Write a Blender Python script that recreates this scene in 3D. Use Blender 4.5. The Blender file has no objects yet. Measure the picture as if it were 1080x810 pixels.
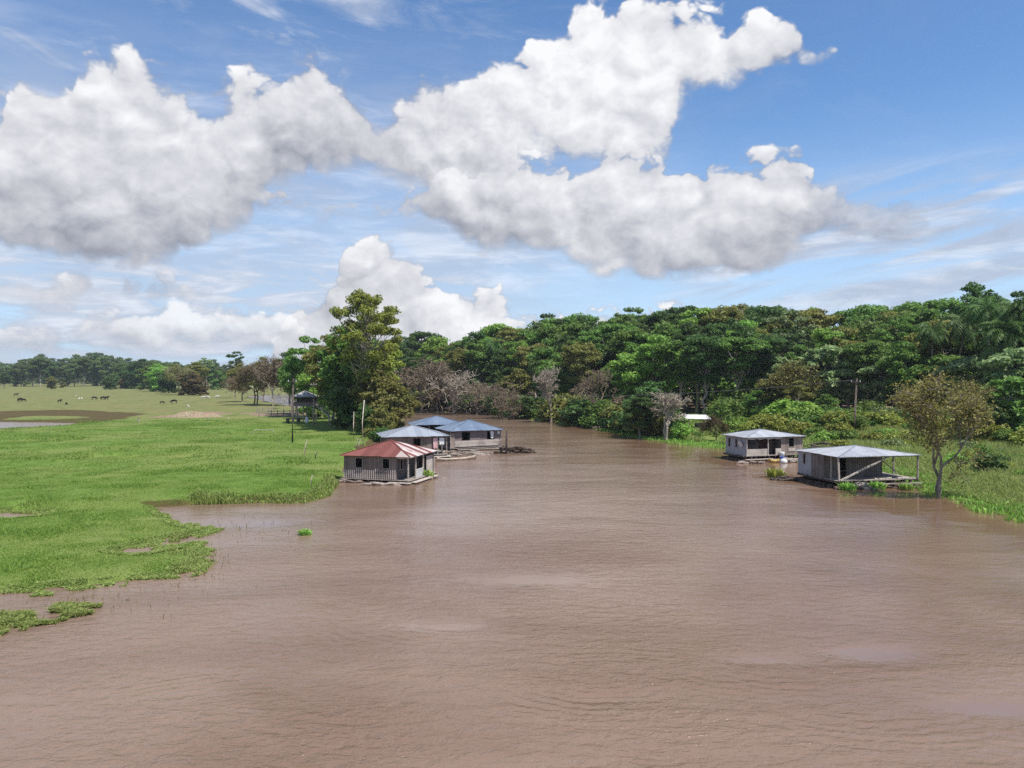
import bpy, math, random
import numpy as np
from mathutils import Vector, Matrix

random.seed(7)
RNG = np.random.default_rng(7)
SC = bpy.context.scene
COL = SC.collection
R = math.radians

# ------------------------------------------------------------------ camera frame (metres; water level is z = 0)
F, HX, HY, CAMZ = 820.0, 540.0, 395.0, 10.0


def gp(px, py, z=0.0):
    """Ground point seen at a photo pixel."""
    Y = (CAMZ - z) * F / (py - HY)
    return ((px - HX) / F * Y, Y)


def ax(px, Y):
    return (px - HX) / F * Y


def hz(py, Y):
    return CAMZ - (py - HY) / F * Y


cam_d = bpy.data.cameras.new('camera')
cam = bpy.data.objects.new('camera', cam_d)
COL.objects.link(cam)
cam.location = (0, 0, CAMZ)
cam.rotation_euler = (R(90), 0, 0)
cam_d.sensor_width = 36.0
cam_d.lens = F / 1080 * 36.0
cam_d.shift_y = -(405 - HY) / 1080
cam_d.clip_start = 0.5
cam_d.clip_end = 30000
SC.camera = cam


# ------------------------------------------------------------------ object helpers
def setp(o, label=None, cat=None, group=None, kind=None):
    if label: o['label'] = label
    if cat: o['category'] = cat
    if group: o['group'] = group
    if kind: o['kind'] = kind
    return o


def thing(name, label, cat, loc=(0, 0, 0), rz=0.0, group=None):
    o = bpy.data.objects.new(name, None)
    o.empty_display_size = 0.2
    COL.objects.link(o)
    o.location = loc
    o.rotation_euler = (0, 0, rz)
    return setp(o, label, cat, group)


def link_mesh(name, me, parent=None, m=None):
    o = bpy.data.objects.new(name, me)
    COL.objects.link(o)
    if m is not None:
        if not me.materials:
            me.materials.append(m)
        elif me.materials[0] != m:
            o.material_slots[0].link = 'OBJECT'
            o.material_slots[0].material = m
    if parent is not None:
        o.parent = parent
    return o


def np_mesh(name, verts, faces, smooth=False, attrs=None):
    """verts (n,3); faces (m,k) with one k."""
    verts = np.asarray(verts, dtype=np.float32)
    faces = np.asarray(faces, dtype=np.int32)
    me = bpy.data.meshes.new(name)
    n, (m, k) = len(verts), faces.shape
    me.vertices.add(n)
    me.vertices.foreach_set('co', verts.ravel())
    me.loops.add(m * k)
    me.loops.foreach_set('vertex_index', faces.ravel())
    me.polygons.add(m)
    me.polygons.foreach_set('loop_start', np.arange(0, m * k, k, dtype=np.int32))
    if smooth:
        me.polygons.foreach_set('use_smooth', np.ones(m, dtype=bool))
    for an, (dom, typ, arr) in (attrs or {}).items():
        a = me.attributes.new(an, typ, dom)
        a.data.foreach_set('color' if typ == 'FLOAT_COLOR' else 'value', np.asarray(arr, dtype=np.float32).ravel())
    me.update(calc_edges=True)
    me.validate()
    return me


class MB:
    """Collects shapes into one mesh."""

    def __init__(s):
        s.v, s.f, s.mi = [], [], []
        s.cur = 0

    def add(s, vs, fs):
        b = len(s.v)
        s.v += [tuple(v) for v in vs]
        s.f += [tuple(b + i for i in f) for f in fs]
        s.mi += [s.cur] * len(fs)
        return s

    def box(s, c, d, rz=0.0, M=None):
        x, y, z = d[0] / 2, d[1] / 2, d[2] / 2
        vs = [Vector((a * x, b * y, e * z)) for e in (-1, 1) for (a, b) in ((-1, -1), (1, -1), (1, 1), (-1, 1))]
        M = M or Matrix.Rotation(rz, 3, 'Z')
        vs = [M @ v + Vector(c) for v in vs]
        return s.add(vs, [(3, 2, 1, 0), (4, 5, 6, 7), (0, 1, 5, 4), (1, 2, 6, 5), (2, 3, 7, 6), (3, 0, 4, 7)])

    def bar(s, p0, p1, w, h=None):
        p0, p1 = Vector(p0), Vector(p1)
        d = p1 - p0
        L = d.length
        q = d.to_track_quat('X', 'Z').to_matrix()
        return s.box((p0 + p1) / 2, (L, w, h or w), M=q)

    def tube(s, pts, rs, n=8, caps=True):
        pts = [Vector(p) for p in pts]
        if not isinstance(rs, (list, tuple)): rs = [rs] * len(pts)
        b = len(s.v)
        for i, p in enumerate(pts):
            d = (pts[min(i + 1, len(pts) - 1)] - pts[max(i - 1, 0)])
            q = d.to_track_quat('Z', 'Y').to_matrix()
            for k in range(n):
                a = 2 * math.pi * k / n
                s.v.append(tuple(p + q @ Vector((math.cos(a) * rs[i], math.sin(a) * rs[i], 0))))
        fs = []
        for i in range(len(pts) - 1):
            for k in range(n):
                k2 = (k + 1) % n
                fs.append((b + i * n + k, b + i * n + k2, b + (i + 1) * n + k2, b + (i + 1) * n + k))
        if caps:
            fs.append(tuple(b + k for k in reversed(range(n))))
            fs.append(tuple(b + (len(pts) - 1) * n + k for k in range(n)))
        s.f += fs
        s.mi += [s.cur] * len(fs)
        return s

    def build(s, name, mats, parent=None, smooth=False):
        me = bpy.data.meshes.new(name)
        me.from_pydata(s.v, [], s.f)
        if not isinstance(mats, (list, tuple)): mats = [mats]
        for m in mats: me.materials.append(m)
        if len(mats) > 1:
            me.polygons.foreach_set('material_index', s.mi)
        if smooth:
            me.polygons.foreach_set('use_smooth', [True] * len(s.f))
        me.update()
        o = bpy.data.objects.new(name, me)
        COL.objects.link(o)
        if parent is not None: o.parent = parent
        return o


# ------------------------------------------------------------------ numpy noise
def _hash(xi, yi, seed):
    h = (xi.astype(np.int64) * 374761393 + yi.astype(np.int64) * 668265263 + seed * 1442695041) & 0xffffffff
    h = ((h ^ (h >> 13)) * 1274126177) & 0xffffffff
    h = ((h ^ (h >> 16)) * 2246822519) & 0xffffffff
    return ((h ^ (h >> 15)) & 0xffffff) / float(0xffffff)


def vnoise(x, y, seed=0):
    xi, yi = np.floor(x), np.floor(y)
    fx, fy = x - xi, y - yi
    fx = fx * fx * (3 - 2 * fx); fy = fy * fy * (3 - 2 * fy)
    a, b = _hash(xi, yi, seed), _hash(xi + 1, yi, seed)
    c, d = _hash(xi, yi + 1, seed), _hash(xi + 1, yi + 1, seed)
    return (a * (1 - fx) + b * fx) * (1 - fy) + (c * (1 - fx) + d * fx) * fy


def fbm(x, y, scale, octv=4, seed=0):
    t, amp, tot = 0.0, 1.0, 0.0
    for i in range(octv):
        t = t + amp * vnoise(x * scale, y * scale, seed + i * 17)
        tot += amp; amp *= 0.5; scale *= 2.03
    return t / tot


def poly_sd(poly, x, y):
    """Signed distance, negative inside."""
    P = np.asarray(poly, dtype=float)
    d = np.full(x.shape, 1e18)
    ins = np.zeros(x.shape, dtype=bool)
    n = len(P)
    for i in range(n):
        ax_, ay = P[i]; bx, by = P[(i + 1) % n]
        ex, ey = bx - ax_, by - ay
        wx, wy = x - ax_, y - ay
        t = np.clip((wx * ex + wy * ey) / (ex * ex + ey * ey + 1e-12), 0, 1)
        d = np.minimum(d, (wx - ex * t) ** 2 + (wy - ey * t) ** 2)
        c = (ay > y) != (by > y)
        if abs(by - ay) > 1e-9:
            ins ^= c & (x < ex * (y - ay) / ey + ax_)
    d = np.sqrt(d)
    return np.where(ins, -d, d)


def sstep(a, b, x):
    t = np.clip((x - a) / (b - a), 0, 1)
    return t * t * (3 - 2 * t)


# ------------------------------------------------------------------ node helpers
class G:
    def __init__(s, nt):
        s.nt = nt

    def node(s, typ, **kw):
        n = s.nt.nodes.new(typ)
        for k, v in kw.items(): setattr(n, k, v)
        return n

    def put(s, sock, v):
        if v is None: return
        if isinstance(v, bpy.types.NodeSocket): s.nt.links.new(v, sock)
        else: sock.default_value = v

    def m(s, op, a, b=None, c=None, clamp=False):
        n = s.node('ShaderNodeMath', operation=op, use_clamp=clamp)
        s.put(n.inputs[0], a); s.put(n.inputs[1], b); s.put(n.inputs[2], c)
        return n.outputs[0]

    def v(s, op, a, b=None, scale=None):
        n = s.node('ShaderNodeVectorMath', operation=op)
        s.put(n.inputs[0], a)
        if b is not None: s.put(n.inputs[1], b)
        if scale is not None: s.put(n.inputs['Scale'], scale)
        return n.outputs['Value'] if op in ('LENGTH', 'DOT_PRODUCT', 'DISTANCE') else n.outputs[0]

    def ss(s, x, a, b, out0=0.0, out1=1.0, smooth=True):
        n = s.node('ShaderNodeMapRange', interpolation_type='SMOOTHSTEP' if smooth else 'LINEAR', clamp=True)
        s.put(n.inputs[0], x)
        for i, q in enumerate((a, b, out0, out1)): s.put(n.inputs[1 + i], q)
        return n.outputs[0]

    def mix(s, f, a, b, blend='MIX'):
        n = s.node('ShaderNodeMix', data_type='RGBA', blend_type=blend)
        s.put(n.inputs[0], f)
        for i, q in ((6, a), (7, b)):
            if isinstance(q, tuple) and len(q) == 3: q = q + (1,)
            s.put(n.inputs[i], q)
        return n.outputs[2]

    def noise(s, vec, scale, detail=4, rough=0.5, dist=0.0):
        n = s.node('ShaderNodeTexNoise')
        s.put(n.inputs['Vector'], vec)
        n.inputs['Scale'].default_value = scale
        n.inputs['Detail'].default_value = detail
        n.inputs['Roughness'].default_value = rough
        n.inputs['Distortion'].default_value = dist
        return n.outputs[0]

    def voro(s, vec, scale, feature='F1', detail=0, smooth=None, out='Distance', rand=1.0):
        n = s.node('ShaderNodeTexVoronoi', feature=feature)
        s.put(n.inputs['Vector'], vec)
        n.inputs['Scale'].default_value = scale
        n.inputs['Detail'].default_value = detail
        n.inputs['Randomness'].default_value = rand
        if smooth is not None: n.inputs['Smoothness'].default_value = smooth
        return n.outputs[out]

    def coord(s, which='Object'):
        return s.node('ShaderNodeTexCoord').outputs[which]

    def sep(s, v):
        n = s.node('ShaderNodeSeparateXYZ'); s.put(n.inputs[0], v)
        return n.outputs[0], n.outputs[1], n.outputs[2]

    def comb(s, x, y, z):
        n = s.node('ShaderNodeCombineXYZ')
        s.put(n.inputs[0], x); s.put(n.inputs[1], y); s.put(n.inputs[2], z)
        return n.outputs[0]

    def attr(s, name, out='Fac'):
        return s.node('ShaderNodeAttribute', attribute_name=name).outputs[out]

    def bump(s, h, strength=0.5, dist=0.05, normal=None):
        n = s.node('ShaderNodeBump')
        s.put(n.inputs['Strength'], strength); n.inputs['Distance'].default_value = dist
        s.put(n.inputs['Height'], h)
        if normal is not None: s.put(n.inputs['Normal'], normal)
        return n.outputs[0]


def new_mat(name, rough=0.8, spec=0.3):
    m = bpy.data.materials.new(name)
    m.use_nodes = True
    g = G(m.node_tree)
    b = m.node_tree.nodes['Principled BSDF']
    b.inputs['Roughness'].default_value = rough
    b.inputs['Specular IOR Level'].default_value = spec
    return m, g, b


def wood_mat(name, c1, c2, plank=0.16, axis='X', rough=0.85, stain=0.5, dark_gap=0.6):
    """Weathered planks: axis = direction across the planks in object space ('X' also mixes Y so both wall directions get planks)."""
    m, g, b = new_mat(name, rough, 0.2)
    P = g.coord('Object')
    x, y, z = g.sep(P)
    across = {'X': g.m('ADD', x, y), 'Z': z}[axis]
    along = {'X': z, 'Z': g.m('ADD', x, y)}[axis]
    k = g.m('DIVIDE', across, plank)
    cell = g.m('FLOOR', k)
    wn = g.node('ShaderNodeTexWhiteNoise', noise_dimensions='1D'); g.put(wn.inputs['W'], cell)
    fr = g.m('FRACT', k)
    edge = g.m('MINIMUM', fr, g.m('SUBTRACT', 1.0, fr))
    gap = g.ss(edge, 0.02, 0.10)
    grain = g.noise(g.comb(g.m('MULTIPLY', across, 14.0), g.m('MULTIPLY', along, 1.2), wn.outputs['Value']), 1.0, 4, 0.6)
    blot = g.noise(P, 0.9, 4, 0.6)
    t = g.m('ADD', g.m('MULTIPLY', wn.outputs['Value'], 0.5), g.m('MULTIPLY', grain, 0.5))
    col = g.mix(t, c1, c2)
    st = g.ss(blot, 0.45, 0.7, 0.0, stain)
    col = g.mix(st, col, tuple(0.45 * q for q in c1))
    col = g.mix(g.m('SUBTRACT', 1.0, gap), col, tuple((1 - dark_gap) * q for q in c1))
    g.put(b.inputs['Base Color'], col)
    g.put(b.inputs['Normal'], g.bump(g.m('ADD', g.m('MULTIPLY', gap, 0.6), g.m('MULTIPLY', grain, 0.4)), 0.6, 0.02))
    return m


def plain_mat(name, c1, c2, scale=3.0, rough=0.8, spec=0.25, detail=5, metal=0.0):
    m, g, b = new_mat(name, rough, spec)
    n = g.noise(g.coord('Object'), scale, detail, 0.6)
    g.put(b.inputs['Base Color'], g.mix(g.ss(n, 0.3, 0.7), c1, c2))
    b.inputs['Metallic'].default_value = metal
    g.put(b.inputs['Normal'], g.bump(n, 0.4, 0.03))
    return m


def roof_mat(name, c1, c2, rust, rust_amt=0.3, rough=0.45, metal=0.0):
    m, g, b = new_mat(name, rough, 0.5)
    P = g.coord('Object')
    rnd = g.attr('sheet')
    n1 = g.noise(P, 1.3, 6, 0.65)
    n2 = g.noise(P, 9.0, 4, 0.6)
    col = g.mix(rnd, c1, c2)
    col = g.mix(g.m('MULTIPLY', g.ss(n1, 0.5, 0.75), rust_amt), col, rust)
    col = g.mix(g.ss(n2, 0.55, 0.8, 0, 0.25), col, tuple(q * 0.6 for q in c1))
    g.put(b.inputs['Base Color'], col)
    b.inputs['Metallic'].default_value = metal
    x, y, z = g.sep(P)
    u = g.attr('rib')
    corr = g.m('SINE', g.m('MULTIPLY', u, 2 * math.pi / 0.11))
    g.put(b.inputs['Normal'], g.bump(g.m('ADD', g.m('MULTIPLY', corr, 0.5), n1), 0.5, 0.02))
    return m
# ------------------------------------------------------------------ sky, sun, view
SUN_EL = R(63)
SUN_ROT = R(128)            # compass from +Y towards +X: behind the camera on the right
SUN = Vector((math.sin(SUN_ROT) * math.cos(SUN_EL), math.cos(SUN_ROT) * math.cos(SUN_EL), math.sin(SUN_EL)))
sd_ = bpy.data.lights.new('sun', 'SUN')
sd_.energy = 5.0
sd_.angle = R(0.53)
sd_.color = (1.0, 0.95, 0.87)
so = bpy.data.objects.new('sun', sd_)
COL.objects.link(so)
so.rotation_euler = SUN.to_track_quat('Z', 'Y').to_euler()
so.location = (60, -60, 120)

W = bpy.data.worlds.new('World')
SC.world = W
W.use_nodes = True
W.cycles.sampling_method = 'MANUAL'
W.cycles.sample_map_resolution = 256
wt = W.node_tree
wt.nodes.clear()
g = G(wt)
sky = g.node('ShaderNodeTexSky', sky_type='NISHITA')
sky.sun_disc = False
sky.sun_elevation = SUN_EL
sky.sun_rotation = SUN_ROT
sky.air_density = 1.0
sky.dust_density = 0.0
sky.ozone_density = 3.5
sky.altitude = 50
D = g.coord('Generated')
x, y, z = g.sep(D)
az = g.m('ARCTAN2', x, y)
el = g.m('ARCSINE', z)
AZ0, AZ1, EL0, EL1 = -0.85, 0.85, -0.1, 0.6
tt = g.ss(az, AZ0, AZ1, smooth=False)


def pxa(px, py):
    a = math.atan((px - HX) / F)
    return a, math.atan((HY - py) / F * math.cos(a))


def curve(pts):
    """Elevation (radians) along the compass, through photo positions of a cloud edge."""
    n = g.node('ShaderNodeFloatCurve')
    c = n.mapping.curves[0]
    q = []
    for px, py in pts:
        a, e = pxa(px, py)
        q.append(((a - AZ0) / (AZ1 - AZ0), (e - EL0) / (EL1 - EL0)))
    q.sort()
    while len(c.points) < len(q): c.points.new(0.5, 0.5)
    for p, (u, w) in zip(c.points, q):
        p.location = (u, w); p.handle_type = 'AUTO'
    n.mapping.use_clip = True
    n.mapping.extend = 'HORIZONTAL'
    n.mapping.update()
    g.put(n.inputs['Value'], tt)
    return g.m('ADD', g.m('MULTIPLY', n.outputs[0], EL1 - EL0), EL0)


def billow(P):
    """Cumulus relief at a direction: big lumps, cauliflower, fine fray."""
    n1 = g.noise(P, 7.0, 8, 0.58, 0.15)
    warp = g.node('ShaderNodeTexNoise'); g.put(warp.inputs['Vector'], P)
    warp.inputs['Scale'].default_value = 22.0; warp.inputs['Detail'].default_value = 3
    off = g.v('SCALE', g.v('SUBTRACT', warp.outputs['Color'], (0.5, 0.5, 0.5)), scale=0.05)
    P2 = g.v('ADD', P, off)
    b1 = g.voro(P2, 16.0, 'F1', detail=3.0)
    lo = g.m('MULTIPLY', g.m('SUBTRACT', n1, 0.5), 0.105)
    hi = g.m('MULTIPLY', g.m('SUBTRACT', 0.42, b1), 0.068)
    return g.m('ADD', g.m('ADD', lo, hi), 0.018)


Pn = g.v('MULTIPLY', D, (1.0, 1.0, 1.25))
f0 = billow(Pn)
LD = g.v('ADD', Pn, tuple(q * 0.020 for q in (0.45, -0.1, 0.9)))
f1 = billow(LD)
relief = g.m('SUBTRACT', f0, f1)


def bank(top, bot, ktop=1.0, kbot=0.45, wt_=0.016, wb=0.022):
    """(mask, relative height) of one cloud bank between two edges."""
    T, B = curve(top), curve(bot)
    dt = g.m('ADD', g.m('SUBTRACT', T, el), g.m('MULTIPLY', f0, ktop))
    db = g.m('ADD', g.m('SUBTRACT', el, B), g.m('MULTIPLY', f0, kbot))
    mk = g.m('MULTIPLY', g.ss(dt, -0.002, wt_), g.ss(db, -0.004, wb))
    h = g.ss(el, g.m('ADD', B, 0.0), g.m('ADD', B, 0.11))
    return mk, h


A = bank([(-400, 90), (0, 118), (20, 64), (60, 82), (90, 48), (140, 42), (165, 70), (200, 88), (235, 84), (258, 64), (300, 56), (345, 46), (375, 76), (402, 102), (432, 74), (465, 70), (490, 80), (520, 95), (545, 140), (570, 290), (700, 320)],
         [(-400, 265), (0, 272), (90, 286), (170, 286), (210, 274), (255, 250), (290, 206), (340, 196), (400, 202), (450, 222), (500, 242), (540, 262), (700, 320)], 0.75, 0.45)
B1 = bank([(440, 140), (462, 100), (485, 74), (520, 60), (560, 52), (590, 34), (605, 10), (640, -20), (700, -24), (745, 4), (785, 0), (830, 6), (850, 34), (878, 54), (892, 70), (940, 150)],
          [(440, 150), (470, 190), (525, 205), (548, 190), (562, 184), (580, 195), (605, 205), (700, 190), (716, 140), (735, 116), (780, 112), (820, 98), (850, 80), (880, 62), (892, 64), (940, 140)], 0.8, 0.8, 0.014, 0.03)
B2 = bank([(420, 200), (470, 150), (530, 148), (560, 152), (600, 130), (690, 140), (715, 162), (750, 150), (800, 156), (842, 142), (868, 176), (915, 192), (960, 206), (1000, 226), (1080, 246), (1300, 280)],
          [(420, 236), (465, 250), (510, 282), (560, 278), (620, 292), (680, 302), (750, 306), (800, 296), (850, 270), (900, 262), (960, 262), (1080, 268), (1300, 285)])
fade = g.ss(az, 0.34, 0.56, 1.0, 0.15)
B2 = (g.m('MULTIPLY', B2[0], fade), B2[1])
Dk = bank([(-400, 420), (200, 420), (262, 400), (300, 338), (330, 306), (352, 280), (370, 248), (392, 236), (412, 246), (440, 272), (466, 288), (500, 290), (530, 304), (560, 320), (600, 316), (640, 322), (690, 326), (740, 352), (900, 400), (1300, 400)],
          [(-400, 440), (1300, 440)], 0.75, 0.1, 0.01, 0.01)
Ek = bank([(-400, 340), (-60, 335), (20, 328), (60, 336), (100, 312), (150, 322), (185, 302), (215, 316), (250, 304), (290, 318), (330, 345), (420, 400), (1300, 420)],
          [(-400, 400), (0, 382), (60, 388), (120, 376), (200, 384), (260, 376), (330, 390), (1300, 420)], 0.6, 0.35, 0.016, 0.03)
Ek2 = bank([(-400, 284), (-60, 286), (10, 276), (45, 286), (80, 272), (130, 284), (180, 276), (215, 290), (250, 310), (330, 380), (1300, 420)],
           [(-400, 350), (0, 330), (60, 338), (120, 326), (180, 332), (230, 326), (330, 370), (1300, 420)], 0.5, 0.4, 0.014, 0.025)

# flat, streaky layer clouds low over the horizon, and thin high cirrus
Ps = g.comb(g.m('MULTIPLY', az, 5.0), g.m('MULTIPLY', el, 26.0), 0.3)
s1 = g.noise(Ps, 1.6, 7, 0.6, 0.4)
low_l = g.m('MULTIPLY', g.m('MULTIPLY', g.ss(el, 0.185, 0.12), g.ss(el, -0.02, 0.01)), g.ss(az, 0.12, -0.10))
strat = g.m('MULTIPLY', g.ss(s1, 0.36, 0.56), low_l)
low_r = g.m('MULTIPLY', g.m('MULTIPLY', g.ss(el, 0.26, 0.19), g.ss(el, 0.02, 0.10)), g.ss(az, 0.14, 0.30))
s2 = g.noise(g.comb(g.m('MULTIPLY', az, 4.0), g.m('SUBTRACT', g.m('MULTIPLY', el, 30.0), g.m('MULTIPLY', az, 6.0)), 2.7), 1.0, 6, 0.6, 0.6)
strat_r = g.m('MULTIPLY', g.ss(s2, 0.33, 0.62), low_r)
mid_h = g.m('MULTIPLY', g.m('MULTIPLY', g.ss(el, 0.46, 0.24), g.ss(el, 0.02, 0.14)), g.ss(az, 0.30, -0.05))
s3 = g.noise(g.comb(g.m('MULTIPLY', az, 6.0), g.m('MULTIPLY', el, 18.0), 5.1), 1.1, 7, 0.62, 0.5)
haze_c = g.m('MULTIPLY', mid_h, g.ss(s3, 0.30, 0.66, 0.35, 0.85))
ci = g.noise(g.comb(g.m('ADD', g.m('MULTIPLY', az, 5.0), g.m('MULTIPLY', el, 4.0)), g.m('MULTIPLY', el, 14.0), 9.0), 1.2, 8, 0.65, 0.8)
cirrus = g.m('MULTIPLY', g.ss(ci, 0.44, 0.80), g.ss(az, 0.15, -0.25, 0.12, 0.95))

# clouds all round, away from the photographed part of the sky
gen = g.m('ADD', g.noise(g.v('MULTIPLY', D, (1, 1, 2.2)), 3.2, 6, 0.55), g.m('MULTIPLY', f0, 2.2))
away = g.m('MAXIMUM', g.ss(g.m('ABSOLUTE', az), 0.72, 0.95), g.ss(el, 0.55, 0.75))
gen_m = g.m('MULTIPLY', g.ss(gen, 0.50, 0.60), away)

mask = g.m('MAXIMUM', g.m('MAXIMUM', A[0], B1[0]), g.m('MAXIMUM', B2[0], Dk[0]))
mask = g.m('MAXIMUM', g.m('MAXIMUM', mask, g.m('MULTIPLY', g.m('MAXIMUM', Ek[0], Ek2[0]), 0.85)), gen_m)
# height above the bank's base: dull grey below, white above
hA = g.m('MULTIPLY', A[0], g.m('ADD', 0.14, g.m('MULTIPLY', A[1], 0.66)))
hB1 = g.m('MULTIPLY', B1[0], g.m('ADD', 0.50, g.m('MULTIPLY', B1[1], 0.38)))
hB2 = g.m('MULTIPLY', B2[0], g.m('ADD', 0.18, g.m('MULTIPLY', B2[1], 0.62)))
hD = g.m('MULTIPLY', Dk[0], 0.78)
hh = g.m('MAXIMUM', g.m('MAXIMUM', hA, hB1), g.m('MAXIMUM', hB2, hD))
hh = g.m('MAXIMUM', hh, g.m('MULTIPLY', gen_m, 0.6))
hh = g.m('MAXIMUM', hh, g.m('MULTIPLY', Ek2[0], g.m('ADD', 0.40, g.m('MULTIPLY', Ek2[1], 1.3))))
hh = g.m('MAXIMUM', hh, g.m('MULTIPLY', Ek[0], g.m('ADD', 0.45, g.m('MULTIPLY', Ek[1], 1.2))))
big = g.noise(Pn, 5.0, 3, 0.5)
lit = g.m('ADD', g.m('MULTIPLY', hh, 0.80), g.m('MULTIPLY', relief, 6.8))
lit = g.m('ADD', lit, g.m('ADD', 0.05, g.m('MULTIPLY', g.m('SUBTRACT', big, 0.5), 0.9)), clamp=True)
cc = g.node('ShaderNodeValToRGB')
cr = cc.color_ramp
cr.elements[0].position = 0.0; cr.elements[0].color = (0.30, 0.315, 0.37, 1)
cr.elements[1].position = 1.0; cr.elements[1].color = (0.90, 0.90, 0.91, 1)
e = cr.elements.new(0.35); e.color = (0.50, 0.51, 0.555, 1)
e = cr.elements.new(0.68); e.color = (0.70, 0.705, 0.735, 1)
g.put(cc.inputs[0], lit)
thin = g.m('MAXIMUM', g.m('MAXIMUM', strat, strat_r), g.m('MAXIMUM', haze_c, cirrus))
thin_c = g.mix(g.ss(s1, 0.42, 0.72), (0.44, 0.50, 0.62), (0.78, 0.80, 0.86))
tint = g.mix(1.0, sky.outputs[0], (1.0, 1.22, 1.40), 'MULTIPLY')
hzn = g.mix(g.ss(el, 0.34, 0.0, 0.0, 0.75), tint, (5.2, 6.9, 9.2))
bg0 = g.node('ShaderNodeBackground'); g.put(bg0.inputs[0], hzn); bg0.inputs[1].default_value = 0.10
bg1 = g.node('ShaderNodeBackground'); g.put(bg1.inputs[0], thin_c)
bg2 = g.node('ShaderNodeBackground'); g.put(bg2.inputs[0], cc.outputs[0])
ms1 = g.node('ShaderNodeMixShader'); g.put(ms1.inputs[0], g.m('MULTIPLY', thin, 0.85)); g.put(ms1.inputs[1], bg0.outputs[0]); g.put(ms1.inputs[2], bg1.outputs[0])
ms2 = g.node('ShaderNodeMixShader'); g.put(ms2.inputs[0], g.m('MULTIPLY', mask, 0.97)); g.put(ms2.inputs[1], ms1.outputs[0]); g.put(ms2.inputs[2], bg2.outputs[0])
wo = g.node('ShaderNodeOutputWorld'); g.put(wo.inputs[0], ms2.outputs[0])

vs = SC.view_settings
SC.display_settings.display_device = 'sRGB'
vs.view_transform = 'Standard'
vs.look = 'None'
vs.exposure = 0.15
vs.gamma = 1.0
vs.use_curve_mapping = False
cy = SC.cycles
cy.use_denoising = False
cy.denoiser = 'OPENIMAGEDENOISE'
cy.max_bounces = 5
cy.diffuse_bounces = 2
cy.glossy_bounces = 3
cy.transmission_bounces = 3
cy.transparent_max_bounces = 6
cy.volume_bounces = 0
cy.use_fast_gi = False

cy.sample_clamp_direct = 6.0
cy.sample_clamp_indirect = 4.0
# ------------------------------------------------------------------ terrain
RIVER = [(-260, -60), (300, -60), (170, 20), gp(1320, 640), gp(1160, 577), gp(1080, 551), gp(1040, 541), gp(1010, 528), gp(985, 523), gp(962, 512),
         gp(925, 500), gp(880, 492), gp(850, 485), gp(800, 478), gp(765, 474), gp(735, 471), gp(700, 466), gp(655, 458), gp(620, 450), gp(590, 446),
         gp(555, 442), gp(520, 437), gp(480, 434), (-28, 214), (-50, 262), (-74, 330), (-92, 385), (-118, 392), (-124, 362), (-108, 322), (-78, 258), (-50, 205), (-30, 182),
         gp(424, 444), gp(414, 450), gp(403, 458), gp(391, 468), gp(377, 479), gp(365, 494), gp(357, 508), gp(346, 523), gp(322, 529), gp(265, 530.5),
         gp(205, 532), gp(160, 535), gp(172, 543), gp(194, 555), gp(214, 559), gp(204, 564), gp(172, 570), gp(150, 576), gp(120, 583), gp(152, 586), gp(178, 580), gp(206, 576), gp(214, 584), gp(206, 598), gp(188, 605), gp(150, 611), gp(105, 617), gp(50, 621), gp(0, 625),
         gp(-120, 640), gp(-420, 690), (-60, 20), (-260, 0)]
INLET = [gp(-160, 537), gp(-40, 540), gp(20, 539.5), gp(50, 541), gp(42, 545), gp(0, 547), gp(-60, 550), gp(-160, 556)]
POND = [gp(-260, 445), gp(-80, 444.5), gp(0, 444.8), gp(50, 445.3), gp(88, 446.2), gp(70, 449), gp(30, 452), gp(-20, 454), gp(-120, 456), gp(-260, 456)]
MUD = [gp(-260, 433, .4), gp(0, 434, .4), gp(70, 432.5, .4), gp(125, 434.5, .4), gp(158, 437, .4), gp(130, 441, .4), gp(95, 445, .4), gp(60, 447, .4), gp(-60, 447, .4), gp(-260, 447, .4)]
MUDISLE = [gp(8, 441.5, .4), gp(40, 438.6, .4), gp(80, 439.0, .4), gp(92, 440.2, .4), gp(60, 441.4, .4), gp(30, 442, .4)]
PUDDLES = [(gp(112, 480, .5), 2.6, 0.55), (gp(129, 471, .5), 1.0, 0.35), (gp(139, 481.5, .5), 1.2, 0.4), (gp(194, 481, .5), 1.5, 0.35)]


def land_sd(x, y):
    amp = np.clip(0.008 * np.hypot(x, y), 0.25, 2.0)
    xw = x + amp * 2 * (fbm(x, y, 0.35, 4, 3) - 0.5) + amp * 1.6 * (fbm(x, y, 0.09, 3, 4) - 0.5)
    yw = y + amp * 2 * (fbm(x, y, 0.35, 4, 5) - 0.5) + amp * 1.6 * (fbm(x, y, 0.09, 3, 6) - 0.5)
    s = poly_sd(RIVER, xw, yw)
    s = np.minimum(s, poly_sd(INLET, xw, yw))
    s = np.minimum(s, poly_sd(POND, xw, y + (yw - y) * 0.5))
    return s, xw, yw


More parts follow.
